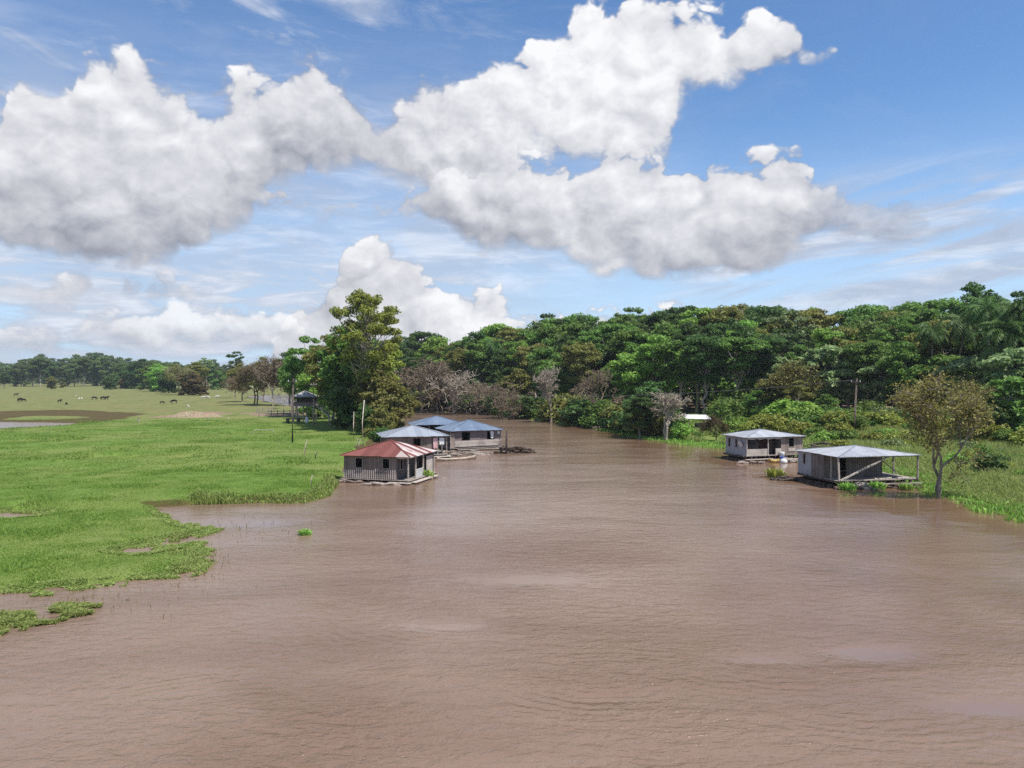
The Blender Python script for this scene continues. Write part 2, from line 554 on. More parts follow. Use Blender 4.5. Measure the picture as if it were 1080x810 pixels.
def ground_full(x, y):
    x = np.asarray(x, dtype=float); y = np.asarray(y, dtype=float)
    s, xw, yw = land_sd(x, y)
    isle = (x < 0) * sstep(58.4, 56.8, y)
    right = (x > 0.06 * y) * 1.0
    und = fbm(x, y, 0.05, 4, 11) - 0.5
    und2 = fbm(x, y, 0.5, 4, 12) - 0.5
    T = 0.50 + 0.35 * und + 0.16 * und2
    pond_d = poly_sd(POND, x, y)
    T = T * (0.45 + 0.55 * sstep(2, 25, pond_d))
    T = T * (1 - isle) + isle * (0.13 + 0.10 * und + 0.16 * und2)
    Tr = 0.25 + 0.25 * und2 + 1.9 * sstep(2, 45, s) + 0.5 * und
    T = T * (1 - right) + Tr * right
    edge = 0.35 * (1 - isle) + 0.5 * isle
    edge = edge * (1 - right) + 2.2 * right
    h = np.where(s > 0, T * (1 - np.exp(-np.maximum(s, 0) / edge)), -0.7 * (1 - np.exp(np.minimum(s, 0) / 1.6)))
    for (c, rx, ry) in PUDDLES:
        q = np.hypot((x - c[0]) / rx, (y - c[1]) / (ry * 6)) + 0.9 * (fbm(x, y, 0.9, 3, 21) - 0.5)
        h = h - 0.75 * sstep(1.1, 0.5, q)
    far = sstep(1000, 1800, np.hypot(x, y))
    h = h * (1 - far) + 0.45 * far
    return h, s, xw, yw, isle, right


def gh(x, y):
    return float(ground_full(np.array([x]), np.array([y]))[0][0])


def make_ground():
    fine = np.arange(-41, 41.01, 0.17)
    coarse_l = np.arange(-180, -41, 3.0)
    coarse_r = np.arange(44, 180, 3.0)
    A_ = np.radians(np.concatenate([coarse_l, fine, coarse_r]))
    Rr = [1.0, 6.0]
    while Rr[-1] < 3000:
        r = Rr[-1]
        Rr.append(r + max(0.10, r * (0.0065 if r < 260 else 0.012 if r < 1500 else 0.06)))
        if r < 16: Rr[-1] = r + 0.8
    Rr = np.array(Rr)
    aa, rr = np.meshgrid(A_, Rr)
    X, Y = (np.sin(aa) * rr).ravel(), (np.cos(aa) * rr).ravel()
    h, s, xw, yw, isle, right = ground_full(X, Y)
    na, nr = len(A_), len(Rr)
    idx = np.arange(na * nr).reshape(nr, na)
    nxt = np.roll(idx, -1, axis=1)
    q = np.stack([idx[:-1], nxt[:-1], nxt[1:], idx[1:]], axis=-1).reshape(-1, 4)
    q = q[:, ::-1]
    mud = sstep(4.5, -3.5, poly_sd(MUD, xw, yw)) * (1 - sstep(2, -1, poly_sd(MUDISLE, xw, yw)))
    bankm = sstep(1.1, 0.2, s) * (s > -3) * (1 - isle) * (1 - right)
    bankm = bankm * sstep(0.35, 0.6, fbm(X, Y, 0.22, 3, 31) + 0.15 * (X < -26))
    c = gp(205, 437.5, .4)
    dq = np.hypot((X - c[0]) / 8.5, (Y - c[1]) / 14.0) + 1.1 * (fbm(X, Y, 0.16, 4, 33) - 0.5)
    dirt = sstep(1.05, 0.55, dq)
    c2 = gp(300, 437, .4)
    dq = np.hypot((X - c2[0]) / 13, (Y - c2[1]) / 9.0) + 1.2 * (fbm(X, Y, 0.2, 4, 35) - 0.5)
    dirt = np.maximum(dirt, 0.75 * sstep(1.05, 0.5, dq))
    c3 = gp(672, 452, .2)
    dq = np.hypot((X - c3[0]) / 6, (Y - c3[1]) / 9.0) + 1.0 * (fbm(X, Y, 0.2, 4, 36) - 0.5)
    dirt = np.maximum(dirt, 0.8 * sstep(1.05, 0.5, dq))
    dirt = np.maximum(dirt, sstep(2, 14, s) * right * (Y > 90) * 0.9 * (s > 30))
    dry = sstep(145, 200, Y) * (1 - right)
    zone = np.stack([np.maximum(mud, bankm), dirt, dry, np.ones_like(mud)], axis=-1)
    me = np_mesh('ground', np.stack([X, Y, h], axis=-1), q, smooth=True, attrs={'zone': ('POINT', 'FLOAT_COLOR', zone)})
    m, g, b = new_mat('grass_ground', 0.9, 0.1)
    P = g.node('ShaderNodeNewGeometry').outputs['Position']
    zc = g.node('ShaderNodeAttribute', attribute_name='zone')
    sp = g.node('ShaderNodeSeparateColor'); g.put(sp.inputs[0], zc.outputs['Color'])
    mud_, dirt_, dry_ = sp.outputs
    n1 = g.noise(P, 0.07, 5, 0.6)
    n2 = g.noise(P, 0.45, 6, 0.65)
    n3 = g.noise(g.v('MULTIPLY', P, (1, 0.5, 1)), 3.5, 5, 0.7)
    col = g.mix(g.ss(n2, 0.35, 0.65), (0.095, 0.165, 0.026), (0.150, 0.235, 0.046))
    col = g.mix(g.ss(n1, 0.40, 0.62, 0, 0.8), col, (0.190, 0.225, 0.065))
    col = g.mix(g.ss(n3, 0.55, 0.78, 0, 0.5), col, (0.060, 0.115, 0.020))
    dryc = g.mix(g.ss(n2, 0.3, 0.7), (0.150, 0.165, 0.058), (0.215, 0.215, 0.085))
    dryc = g.mix(g.ss(n1, 0.45, 0.65, 0, 0.7), dryc, (0.225, 0.190, 0.085))
    dryc = g.mix(g.ss(g.noise(P, 0.16, 5, 0.7), 0.52, 0.66, 0, 0.7), dryc, (0.085, 0.110, 0.034))
    col = g.mix(g.m('MULTIPLY', dry_, 0.9), col, dryc)
    dc = g.mix(g.ss(n3, 0.35, 0.65), (0.17, 0.11, 0.065), (0.36, 0.26, 0.19))
    col = g.mix(g.ss(g.m('ADD', dirt_, g.m('MULTIPLY', g.m('SUBTRACT', n2, 0.5), 0.8)), 0.35, 0.6), col, dc)
    mc = g.mix(n2, (0.060, 0.042, 0.018), (0.115, 0.085, 0.036))
    col = g.mix(g.ss(g.m('ADD', mud_, g.m('MULTIPLY', g.m('SUBTRACT', n2, 0.5), 0.5)), 0.30, 0.72, 0, 0.92), col, mc)
    x_, y_, z_ = g.sep(P)
    col = g.mix(g.ss(z_, 0.05, -0.01), col, (0.10, 0.06, 0.035))
    g.put(b.inputs['Base Color'], col)
    g.put(b.inputs['Normal'], g.bump(g.m('ADD', n3, g.m('MULTIPLY', n2, 1.5)), 0.7, 0.25))
    o = link_mesh('ground', me, None, m)
    setp(o, kind='structure')
    return o


ground = make_ground()


# ------------------------------------------------------------------ river water
def make_water():
    n = 96
    ang = np.linspace(0, 2 * math.pi, n, endpoint=False)
    rad = [0.0, 60.0, 250.0, 1200.0]
    vs = [(0, 0, 0)]
    for r in rad[1:]:
        vs += [(math.cos(a) * r, math.sin(a) * r, 0) for a in ang]
    me = bpy.data.meshes.new('river_water')
    fs = [(0, 1 + k, 1 + (k + 1) % n) for k in range(n)]
    for j in range(len(rad) - 2):
        b0, b1 = 1 + j * n, 1 + (j + 1) * n
        fs += [(b0 + k, b1 + k, b1 + (k + 1) % n, b0 + (k + 1) % n) for k in range(n)]
    me.from_pydata(vs, [], fs)
    m, g, b = new_mat('muddy_water', 0.10, 0.5)
    b.inputs['IOR'].default_value = 1.333
    P = g.node('ShaderNodeNewGeometry').outputs['Position']
    x, y, z = g.sep(P)
    flat = g.comb(x, y, 0.0)

    def spot(px, py, rx, ry, s0=0.35, s1=1.0, wob=0.0):
        c = gp(px, py)
        d = g.v('MULTIPLY', g.v('SUBTRACT', flat, (c[0], c[1], 0)), (1 / rx, 1 / ry, 0))
        L = g.v('LENGTH', d)
        if wob: L = g.m('ADD', L, g.m('MULTIPLY', g.m('SUBTRACT', wobn, 0.5), wob))
        return L, g.ss(L, s0, s1, 1.0, 0.0)

    wobn = g.noise(flat, 0.55, 4, 0.6, 0.4)
    # currents: long smooth and ruffled lanes drawn out along the flow
    fl = g.v('ADD', g.v('MULTIPLY', flat, (0.55, 1.0, 1)), g.v('SCALE', g.node('ShaderNodeTexNoise').outputs['Color'], scale=0.0))
    lane = g.noise(g.v('MULTIPLY', flat, (0.045, 0.10, 1)), 1.0, 3, 0.5, 0.9)
    lane2 = g.noise(g.v('MULTIPLY', flat, (0.13, 0.26, 1)), 1.0, 3, 0.5, 1.0)
    rough_l = g.ss(g.m('ADD', g.m('MULTIPLY', lane, 0.7), g.m('MULTIPLY', lane2, 0.3)), 0.40, 0.62)
    # boils where the current wells up
    slick = None
    for a in ((925, 690, 3.0, 1.5), (805, 697, 2.4, 1.1), (470, 660, 2.6, 0.9), (1040, 748, 3.4, 1.2), (640, 738, 1.1, 0.6), (250, 552, 8, 3.0), (560, 612, 7, 2.4)):
        k = spot(*a, 0.25, 1.05, 0.9)[1]
        slick = k if slick is None else g.m('MAXIMUM', slick, k)
    w1 = g.noise(g.v('MULTIPLY', flat, (0.7, 1.25, 1)), 1.7, 4, 0.6, 0.5)
    w2 = g.noise(g.v('MULTIPLY', flat, (0.8, 1.35, 1)), 4.6, 3, 0.6, 0.3)
    w3 = g.noise(g.v('MULTIPLY', flat, (0.5, 0.8, 1)), 0.28, 3, 0.5, 0.5)
    h = g.m('ADD', g.m('MULTIPLY', w1, 0.115), g.m('MULTIPLY', w2, 0.036))
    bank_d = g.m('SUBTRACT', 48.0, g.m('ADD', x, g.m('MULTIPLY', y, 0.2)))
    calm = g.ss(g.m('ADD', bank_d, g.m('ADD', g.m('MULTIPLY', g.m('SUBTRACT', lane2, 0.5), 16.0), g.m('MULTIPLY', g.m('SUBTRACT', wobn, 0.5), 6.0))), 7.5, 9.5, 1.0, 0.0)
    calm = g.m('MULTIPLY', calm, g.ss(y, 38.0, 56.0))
    amp = g.m('ADD', 0.50, g.m('MULTIPLY', rough_l, 0.55))
    amp = g.m('MULTIPLY', amp, g.m('SUBTRACT', 1.0, g.m('MULTIPLY', calm, 0.72)))
    amp = g.m('MULTIPLY', amp, g.ss(y, 18.0, 62.0, 2.0, 0.52))
    amp = g.m('MULTIPLY', amp, g.m('SUBTRACT', 1.0, g.m('MULTIPLY', slick, 0.85)))
    h = g.m('MULTIPLY', h, amp)
    h = g.m('ADD', h, g.m('MULTIPLY', w3, 0.10))
    # curved wave trains sweeping round the boils
    for (px, py, rx, ry, ox, oy, wl) in ((600, 740, 4.6, 2.6, 1.2, 2.2, 0.40), (790, 722, 5.0, 1.8, 2.0, 3.2, 0.46), (690, 690, 5.0, 1.6, -1.5, -3.0, 0.42), (420, 672, 4.8, 1.6, 2.5, 2.8, 0.44), (930, 770, 5.0, 1.8, 0.5, 3.4, 0.42), (200, 720, 6.0, 3.0, 3.0, -4.0, 0.38)):
        L, k = spot(px, py, rx, ry, 0.0, 1.0, 0.5)
        c = gp(px, py)
        dist = g.v('LENGTH', g.v('MULTIPLY', g.v('SUBTRACT', flat, (c[0] + ox, c[1] + oy, 0)), (0.75, 1.0, 0)))
        tr = g.m('SINE', g.m('ADD', g.m('MULTIPLY', dist, 2 * math.pi / wl), g.m('ADD', g.m('MULTIPLY', wobn, 9.0), g.m('MULTIPLY', w1, 5.0))))
        h = g.m('ADD', h, g.m('MULTIPLY', g.m('MULTIPLY', tr, k), 0.016))
    g.put(b.inputs['Normal'], g.bump(h, 0.9, 1.0))
    silt = g.noise(g.v('MULTIPLY', flat, (0.06, 0.13, 1)), 1.0, 4, 0.5, 1.0)
    col = g.mix(g.ss(silt, 0.35, 0.65), (0.200, 0.129, 0.090), (0.244, 0.165, 0.120))
    col = g.mix(g.m('MULTIPLY', calm, 0.55), col, (0.150, 0.080, 0.038))  # browner calm shallows, with the forest's dark reflection put into the colour
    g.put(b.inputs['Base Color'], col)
    g.put(b.inputs['Roughness'], g.m('ADD', 0.07, g.m('MULTIPLY', rough_l, 0.06)))
    me.materials.append(m)
    o = bpy.data.objects.new('river_water', me)
    COL.objects.link(o)
    setp(o, kind='structure')


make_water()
# ------------------------------------------------------------------ timber and roof materials
M = {}
M['grey_plank'] = wood_mat('grey_plank', (0.16, 0.122, 0.10), (0.31, 0.245, 0.21), 0.18)
M['dark_plank'] = wood_mat('dark_plank', (0.09, 0.075, 0.068), (0.20, 0.17, 0.155), 0.2)
M['shed_plank'] = wood_mat('shed_plank', (0.13, 0.11, 0.098), (0.27, 0.235, 0.21), 0.22)
M['pink_plank'] = wood_mat('pink_plank', (0.24, 0.18, 0.15), (0.42, 0.34, 0.30), 0.22)
M['pale_plank'] = wood_mat('pale_plank', (0.42, 0.36, 0.31), (0.62, 0.55, 0.50), 0.2, 'Z')
M['grey_plank_flat'] = wood_mat('grey_plank_flat', (0.15, 0.115, 0.11), (0.28, 0.23, 0.22), 0.2, 'Z')
M['paint_plank'] = wood_mat('paint_plank', (0.30, 0.31, 0.33), (0.42, 0.43, 0.46), 0.3, dark_gap=0.3)
M['pale_wood'] = plain_mat('pale_wood', (0.36, 0.30, 0.25), (0.58, 0.52, 0.46), 4)
M['post_wood'] = plain_mat('post_wood', (0.22, 0.18, 0.15), (0.42, 0.36, 0.31), 5)
M['dark_wood'] = plain_mat('dark_wood', (0.045, 0.036, 0.03), (0.12, 0.095, 0.08), 4)
M['deck_wood'] = plain_mat('deck_wood', (0.22, 0.19, 0.165), (0.40, 0.35, 0.31), 3)
M['log'] = plain_mat('log', (0.05, 0.036, 0.026), (0.15, 0.11, 0.08), 3)
M['door_red'] = plain_mat('door_red', (0.07, 0.03, 0.022), (0.11, 0.05, 0.035), 3)
M['white_cloth'] = plain_mat('white_cloth', (0.70, 0.69, 0.68), (0.80, 0.79, 0.78), 2)
M['pink_cloth'] = plain_mat('pink_cloth', (0.62, 0.36, 0.36), (0.74, 0.5, 0.5), 2)
M['dark_cloth'] = plain_mat('dark_cloth', (0.02, 0.022, 0.03), (0.05, 0.05, 0.06), 2)
M['blue_plastic'] = plain_mat('blue_plastic', (0.02, 0.05, 0.26), (0.03, 0.08, 0.34), 2, 0.4, 0.5)
M['white_plastic'] = plain_mat('white_plastic', (0.66, 0.66, 0.64), (0.78, 0.78, 0.76), 2, 0.4, 0.5)
M['yellow_paint'] = plain_mat('yellow_paint', (0.50, 0.30, 0.05), (0.62, 0.42, 0.10), 2, 0.5, 0.4)
M['dish_grey'] = plain_mat('dish_grey', (0.58, 0.59, 0.60), (0.66, 0.67, 0.68), 2, 0.5, 0.4)
M['canoe_wood'] = plain_mat('canoe_wood', (0.30, 0.24, 0.18), (0.52, 0.44, 0.36), 3)
M['fringe'] = plain_mat('fringe', (0.40, 0.38, 0.37), (0.56, 0.54, 0.52), 6)
M['roof_red'] = roof_mat('roof_red', (0.165, 0.045, 0.033), (0.235, 0.078, 0.058), (0.11, 0.05, 0.032), 0.75, 0.6)
M['roof_bare'] = roof_mat('roof_bare', (0.46, 0.36, 0.33), (0.66, 0.58, 0.55), (0.30, 0.10, 0.07), 0.7, 0.5)
M['roof_blue'] = roof_mat('roof_blue', (0.16, 0.21, 0.29), (0.25, 0.31, 0.39), (0.42, 0.46, 0.50), 0.4, 0.35, 0.25)
M['roof_zinc'] = roof_mat('roof_zinc', (0.34, 0.37, 0.41), (0.48, 0.51, 0.54), (0.34, 0.33, 0.33), 0.4, 0.35, 0.25)
M['roof_old'] = roof_mat('roof_old', (0.27, 0.255, 0.235), (0.40, 0.385, 0.36), (0.17, 0.14, 0.12), 0.5, 0.7)
M['roof_grey'] = roof_mat('roof_grey', (0.40, 0.41, 0.43), (0.56, 0.56, 0.57), (0.27, 0.25, 0.24), 0.6, 0.4, 0.2)


def sheet_roof(name, parent, w, d, z0, z1, mats, pick, apex=(0, 0), sheet=0.8, thick=0.03, seed=1, cap=None):
    """Four-sided roof of corrugated sheets meeting at a peak; pick(side, i) gives each sheet's material slot."""
    rn = random.Random(seed)
    vs, fs, mi, rib, sh = [], [], [], [], []
    A3 = Vector((apex[0], apex[1], z1))
    cs = [Vector((-w / 2, -d / 2, z0)), Vector((w / 2, -d / 2, z0)), Vector((w / 2, d / 2, z0)), Vector((-w / 2, d / 2, z0))]
    for side in range(4):
        a, b = cs[side], cs[(side + 1) % 4]
        L = (b - a).length
        ex = (b - a) / L
        foot = (A3 - a).dot(ex)
        up = A3 - (a + ex * foot)

        def top(s):
            t = s / foot if s <= foot else (L - s) / (L - foot)
            return a + ex * s + up * max(0.0, min(1.0, t))
        nrm = ex.cross(up).normalized()
        n = max(3, round(L / sheet))
        for i in range(n):
            s0, s1 = L * i / n, L * (i + 1) / n
            lift = nrm * (0.006 * (i % 2) + rn.uniform(0, 0.012))
            ragged = -up.normalized() * rn.uniform(0, 0.10)
            pts = [(a + ex * s0 + ragged, s0), (a + ex * s1 + ragged, s1), (top(s1), s1)]
            if s0 < foot < s1: pts.append((A3.copy(), foot))
            pts.append((top(s0), s0))
            base = len(vs)
            k = len(pts)
            vs += [tuple(p + lift) for p, _ in pts] + [tuple(p + lift - nrm * thick) for p, _ in pts]
            nf = [tuple(base + j for j in range(k)), tuple(base + k + j for j in reversed(range(k)))]
            nf += [(base + (j + 1) % k, base + j, base + k + j, base + k + (j + 1) % k) for j in range(k)]
            fs += nf
            slot = pick(side, i, n)
            mi += [slot] * len(nf)
            rv = rn.random()
            rib += [q for _, q in pts] * 2
            sh += [rv] * (2 * k)
    me = bpy.data.meshes.new(name)
    me.from_pydata(vs, [], fs)
    for m in mats: me.materials.append(m)
    me.polygons.foreach_set('material_index', mi)
    for nme, arr in (('rib', rib), ('sheet', sh)):
        at = me.attributes.new(nme, 'FLOAT', 'POINT'); at.data.foreach_set('value', arr)
    me.update()
    o = bpy.data.objects.new(name, me); COL.objects.link(o); o.parent = parent
    # ridge caps on the four hips
    mb = MB()
    for c in cs:
        mb.bar(c + Vector((0, 0, 0.03)), A3 + Vector((0, 0, 0.035)), 0.16, 0.02)
    mb.build('ridge_cap', cap or mats[-1], o)
    return o


def wall(name, parent, p0, p1, z0, z1, m, openings=(), t=0.06, frame=None):
    """Plank wall between two plan points with real openings (u0, u1, v0, v1) in metres along / up."""
    p0, p1 = Vector((p0[0], p0[1], 0)), Vector((p1[0], p1[1], 0))
    L = (p1 - p0).length
    e = (p1 - p0) / L
    rz = math.atan2(e.y, e.x)
    mb = MB()

    def blk(u0, u1, v0, v1):
        if u1 - u0 < 0.005 or v1 - v0 < 0.005: return
        c = p0 + e * (u0 + u1) / 2
        mb.box((c.x, c.y, (v0 + v1) / 2), (u1 - u0, t, v1 - v0), rz)
    us = 0.0
    for (u0, u1, v0, v1) in sorted(openings):
        blk(us, u0, z0, z1)
        blk(u0, u1, z0, v0)
        blk(u0, u1, v1, z1)
        us = u1
    blk(us, L, z0, z1)
    o = mb.build(name, m, parent)
    nrm = Vector((e.y, -e.x, 0))
    if frame:
        for (u0, u1, v0, v1) in openings:
            fb = MB()
            q = 0.06
            for (a0, a1, b0, b1) in ((u0 - q, u0, v0 - q, v1 + q), (u1, u1 + q, v0 - q, v1 + q), (u0, u1, v1, v1 + q), (u0, u1, v0 - q, v0)):
                c = p0 + e * (a0 + a1) / 2 + nrm * (t / 2 + 0.012)
                fb.box((c.x, c.y, (b0 + b1) / 2), (a1 - a0, 0.03, b1 - b0), rz)
            fb.build('window_frame', frame, o)
    return o


def raft(parent, w, d, deck_z, seed, nlog=6, over=0.35):
    rn = random.Random(seed)
    mb = MB()
    n = int(d / 0.28)
    for i in range(n):
        yy = -d / 2 + d * (i + 0.5) / n
        mb.box((rn.uniform(-.06, .06), yy, deck_z - 0.025), (w + rn.uniform(-.1, .12), d / n - 0.025, 0.05))
    o = mb.build('deck', M['deck_wood'], parent)
    jb = MB()
    k = int(w / 1.2) + 1
    for i in range(k):
        xx = -w / 2 + 0.1 + (w - 0.2) * i / (k - 1)
        jb.box((xx, 0, deck_z - 0.14), (0.10, d, 0.17))
    jb.build('joist', M['dark_wood'], o)
    for i in range(nlog):
        yy = -d / 2 + 0.1 + (d - 0.2) * i / (nlog - 1)
        r = rn.uniform(0.17, 0.26)
        zz = min(deck_z - 0.24 - r, 0.05)
        if deck_z - 0.24 - r > 0.08: zz = 0.06
        lb = MB().tube([(-w / 2 - rn.uniform(0, over), yy, zz), (-w / 6, yy + rn.uniform(-.06, .06), zz), (w / 2 + rn.uniform(0, over), yy, zz)], [r, r * .95, r * .8], 10)
        lb.build('log', M['log'], o)
    if deck_z > 0.5:
        for xx in (-w * 0.4, -w * .1, w * .2, w * 0.4):
            for yy in (-d / 2 + 0.12, d / 2 - 0.12):
                MB().box((xx, yy, deck_z / 2 + 0.02), (0.18, 0.18, deck_z - 0.36 + 0.12)).build('crib', M['dark_wood'], o)
    return o


def post(parent, x, y, z0, z1, m=None, w=0.10, name='post', lean=(0, 0)):
    return MB().bar((x, y, z0), (x + lean[0], y + lean[1], z1), w).build(name, m or M['post_wood'], parent)


def rot_of(dx, dy): return math.atan2(dy, dx)


# ------------------------------------------------------------------ red roofed house, left bank
h1 = thing('floating_house', 'floating plank house with rusty red hipped metal roof and picket lower wall', 'floating house', (-11.72, 74.65, 0), rot_of(0.96, -0.28), 'floating houses on the river')
raft(h1, 7.0, 6.5, 0.34, 3)
o = sheet_roof('roof', h1, 7.1, 6.7, 2.50, 3.72, [M['roof_red'], M['roof_bare']],
               lambda s, i, n: (0 if (s == 0 and i < n - 2) or s == 3 else (1 if s == 0 else (1, 0, 1, 1, 0, 1, 0, 1)[i % 8] if s == 1 else i % 2)), (0.1, 0), 0.72, seed=5, cap=M['roof_red'])
wl = wall('front_wall', h1, (-3.25, -3.05), (2.10, -3.05), 0.36, 2.47, M['grey_plank'], [(1.22, 1.90, 1.38, 2.24), (3.98, 4.62, 1.38, 2.24)], frame=M['post_wood'])
wall('side_wall', h1, (-3.25, 3.05), (-3.25, -3.02), 0.36, 2.47, M['grey_plank'])
wall('rear_wall', h1, (3.2, 3.05), (-3.22, 3.05), 0.36, 2.47, M['grey_plank'])
wall('side_wall', h1, (2.10, -3.0), (2.10, 3.0), 0.36, 2.47, M['dark_plank'], [(0.7, 1.2, 1.2, 2.1), (2.2, 3.0, 0.42, 2.25), (4.1, 4.8, 1.2, 2.1)], frame=M['post_wood'])
mb = MB()
rn = random.Random(4)
xx = -3.2
while xx < 2.05:
    hgt = 0.85 + rn.uniform(-0.09, 0.10)
    mb.box((xx, -3.115, 0.36 + hgt / 2), (0.10, 0.04, hgt))
    xx += 0.215
mb.build('picket_cladding', M['pale_plank'], h1)
for (px_, py_) in ((3.28, -3.1), (3.28, -1.4), (3.28, 0.4), (3.28, 3.1)):
    post(h1, px_, py_, 0.34, 2.5, M['pale_wood'], 0.11)
MB().bar((2.15, -3.1, 2.38), (3.28, -3.1, 2.38), 0.07, 0.14).bar((3.28, -3.1, 2.40), (3.28, 3.1, 2.40), 0.07, 0.14).build('porch_beam', M['pale_wood'], h1)
mb = MB()
for i in range(9): mb.box((3.28, -1.2 + i * 0.18, 0.74), (0.03, 0.09, 0.75))
mb.bar((3.28, -1.4, 1.12), (3.28, 0.4, 1.12), 0.06)
mb.build('railing', M['white_plastic'], h1)
MB().box((3.25, 2.0, 1.25), (0.05, 1.5, 1.75)).bar((3.29, 1.28, 0.4), (3.29, 2.72, 2.1), 0.03, 0.1).build('porch_panel', M['pale_plank'], h1)
mb = MB()
mb.box((3.75, -0.2, 0.16), (0.55, 5.6, 0.05)); mb.box((2.6, -3.55, 0.16), (2.2, 0.5, 0.05))
mb.build('walkway', M['pale_wood'], h1)

# ------------------------------------------------------------------ zinc roofed house behind it
h2 = thing('floating_house', 'pale grey roofed floating house with porch laundry, right behind the red roofed one', 'floating house', (-12.3, 96.0, 0), R(16), 'floating houses on the river')
raft(h2, 7.6, 6.2, 0.36, 8)
sheet_roof('roof', h2, 8.1, 6.6, 2.60, 3.75, [M['roof_zinc'], M['roof_zinc']], lambda s, i, n: 0, (0, 0), 0.8, seed=9)
wall('front_wall', h2, (-3.6, -2.9), (1.9, -2.9), 0.38, 2.57, M['grey_plank'], [(3.3, 4.1, 1.4, 2.3)], frame=M['dark_wood'])
wall('side_wall', h2, (-3.6, 2.9), (-3.6, -2.87), 0.38, 2.57, M['dark_plank'], [(2.4, 3.1, 1.4, 2.2)])
wall('rear_wall', h2, (3.6, 2.9), (-3.57, 2.9), 0.38, 2.57, M['grey_plank'])
wall('side_wall', h2, (1.9, -2.87), (1.9, 2.85), 0.38, 2.57, M['dark_plank'], [(1.6, 2.5, 0.45, 2.3)])
for (px_, py_) in ((3.7, -3.0), (3.7, 0), (3.7, 2.9), (2.6, -3.0)):
    post(h2, px_, py_, 0.36, 2.6, M['post_wood'], 0.11)
MB().bar((1.95, -3.0, 2.44), (3.7, -3.0, 2.44), 0.07, 0.14).bar((3.7, -3.0, 2.46), (3.7, 2.9, 2.46), 0.07, 0.14).build('porch_beam', M['dark_wood'], h2)
MB().box((2.8, -3.3, 0.15), (2.6, 1.2, 0.05)).build('walkway', M['pale_wood'], h2)

# ------------------------------------------------------------------ blue roofed house at the end of the row
h3 = thing('floating_house', 'floating house with blue metal roof and whitish slanted boards under its two windows', 'floating house', (-5.9, 106.2, 0), rot_of(.925, .38), 'floating houses on the river')
raft(h3, 7.4, 6.6, 0.30, 12)
sheet_roof('roof', h3, 7.7, 7.0, 2.60, 3.85, [M['roof_blue'], M['roof_blue']], lambda s, i, n: 0, (0, 0), 0.8, seed=19)
wall('front_wall', h3, (-3.0, -3.05), (3.5, -3.05), 0.34, 2.56, M['grey_plank_flat'], [(1.0, 2.05, 1.3, 2.35), (4.55, 5.5, 1.3, 2.35)], frame=M['dark_wood'])
wall('side_wall', h3, (-3.0, 3.0), (-3.0, -3.0), 0.34, 2.56, M['dark_plank'], [(3.6, 4.5, 0.4, 2.3)])
wall('side_wall', h3, (3.5, -3.0), (3.5, 3.0), 0.34, 2.56, M['grey_plank_flat'], [(2, 2.8, 1.3, 2.2)])
wall('rear_wall', h3, (3.47, 3.05), (-2.97, 3.05), 0.34, 2.56, M['dark_plank'])
mb = MB()
for i, (zz) in enumerate((0.62, 0.88, 1.14)):
    mb.bar((-3.0, -3.12, zz - 0.03), (2.95 + 0.12 * i, -3.12, zz + 0.05), 0.035, 0.25)
mb.bar((2.95, -3.16, 0.5), (3.45, -3.16, 1.3), 0.03, 0.10)
mb.build('lower_boards', M['pale_plank'], h3)
for (px_, py_) in ((-3.65, -3.2), (-3.65, -1.0), (-3.65, 3.1)):
    post(h3, px_, py_, 0.3, 2.6, M['post_wood'], 0.12)
MB().box((-3.3, -3.15, 1.3), (0.55, 0.06, 1.9), R(8)).build('porch_panel', M['pink_plank'], h3)
MB().box((0.6, -3.55, 0.12), (6.8, 0.7, 0.05)).build('walkway', M['post_wood'], h3)

h3b = thing('floating_house', 'floating house half hidden behind the others, blue grey roof over a dark open side', 'floating house', (-11.2, 115.6, 0), R(14), 'floating houses on the river')
raft(h3b, 7.0, 5.8, 0.34, 14)
sheet_roof('roof', h3b, 8.0, 6.2, 2.75, 3.85, [M['roof_blue'], M['roof_zinc']], lambda s, i, n: 0, (0, 0), 0.8, seed=29, cap=M['roof_blue'])
wall('rear_wall', h3b, (3.4, 2.7), (-3.4, 2.7), 0.36, 2.7, M['dark_plank'])
wall('side_wall', h3b, (-3.4, 2.67), (-3.4, -2.6), 0.36, 2.7, M['dark_plank'])
wall('front_wall', h3b, (0.4, -2.6), (3.4, -2.6), 0.36, 2.7, M['dark_plank'], [(1.0, 1.9, 0.42, 2.3)])
wall('side_wall', h3b, (3.4, -2.57), (3.4, 2.67), 0.36, 2.7, M['dark_plank'])
for px_ in (-3.4, -1.5, 0.3): post(h3b, px_, -2.7, 0.34, 2.75, M['post_wood'], 0.11)

# ------------------------------------------------------------------ house with porch, right bank
h4 = thing('floating_house', 'grey roofed floating house with half walled porch, red brown door and fringed porch eave', 'floating house', (29.85, 92.3, 0), rot_of(0.95, 0.30), 'floating houses on the river')
raft(h4, 8.0, 4.6, 0.66, 22)
sheet_roof('roof', h4, 8.2, 5.0, 2.80, 3.52, [M['roof_grey'], M['roof_zinc']], lambda s, i, n: 0, (-0.3, 0.2), 0.85, seed=39)
wall('side_wall', h4, (-3.75, 2.1), (-3.75, -2.1), 0.68, 2.80, M['paint_plank'], [(0.55, 0.95, 1.5, 2.45), (2.0, 2.35, 1.5, 2.4)], frame=M['post_wood'])
wall('side_wall', h4, (3.85, -2.05), (3.85, 2.1), 0.68, 2.80, M['pink_plank'])
wall('rear_wall', h4, (3.82, 2.12), (-3.72, 2.12), 0.68, 2.80, M['grey_plank'])
wall('front_wall', h4, (0.9, -2.1), (3.88, -2.1), 0.68, 2.80, M['pink_plank'], [(1.05, 1.75, 1.55, 2.55)], frame=M['post_wood'])
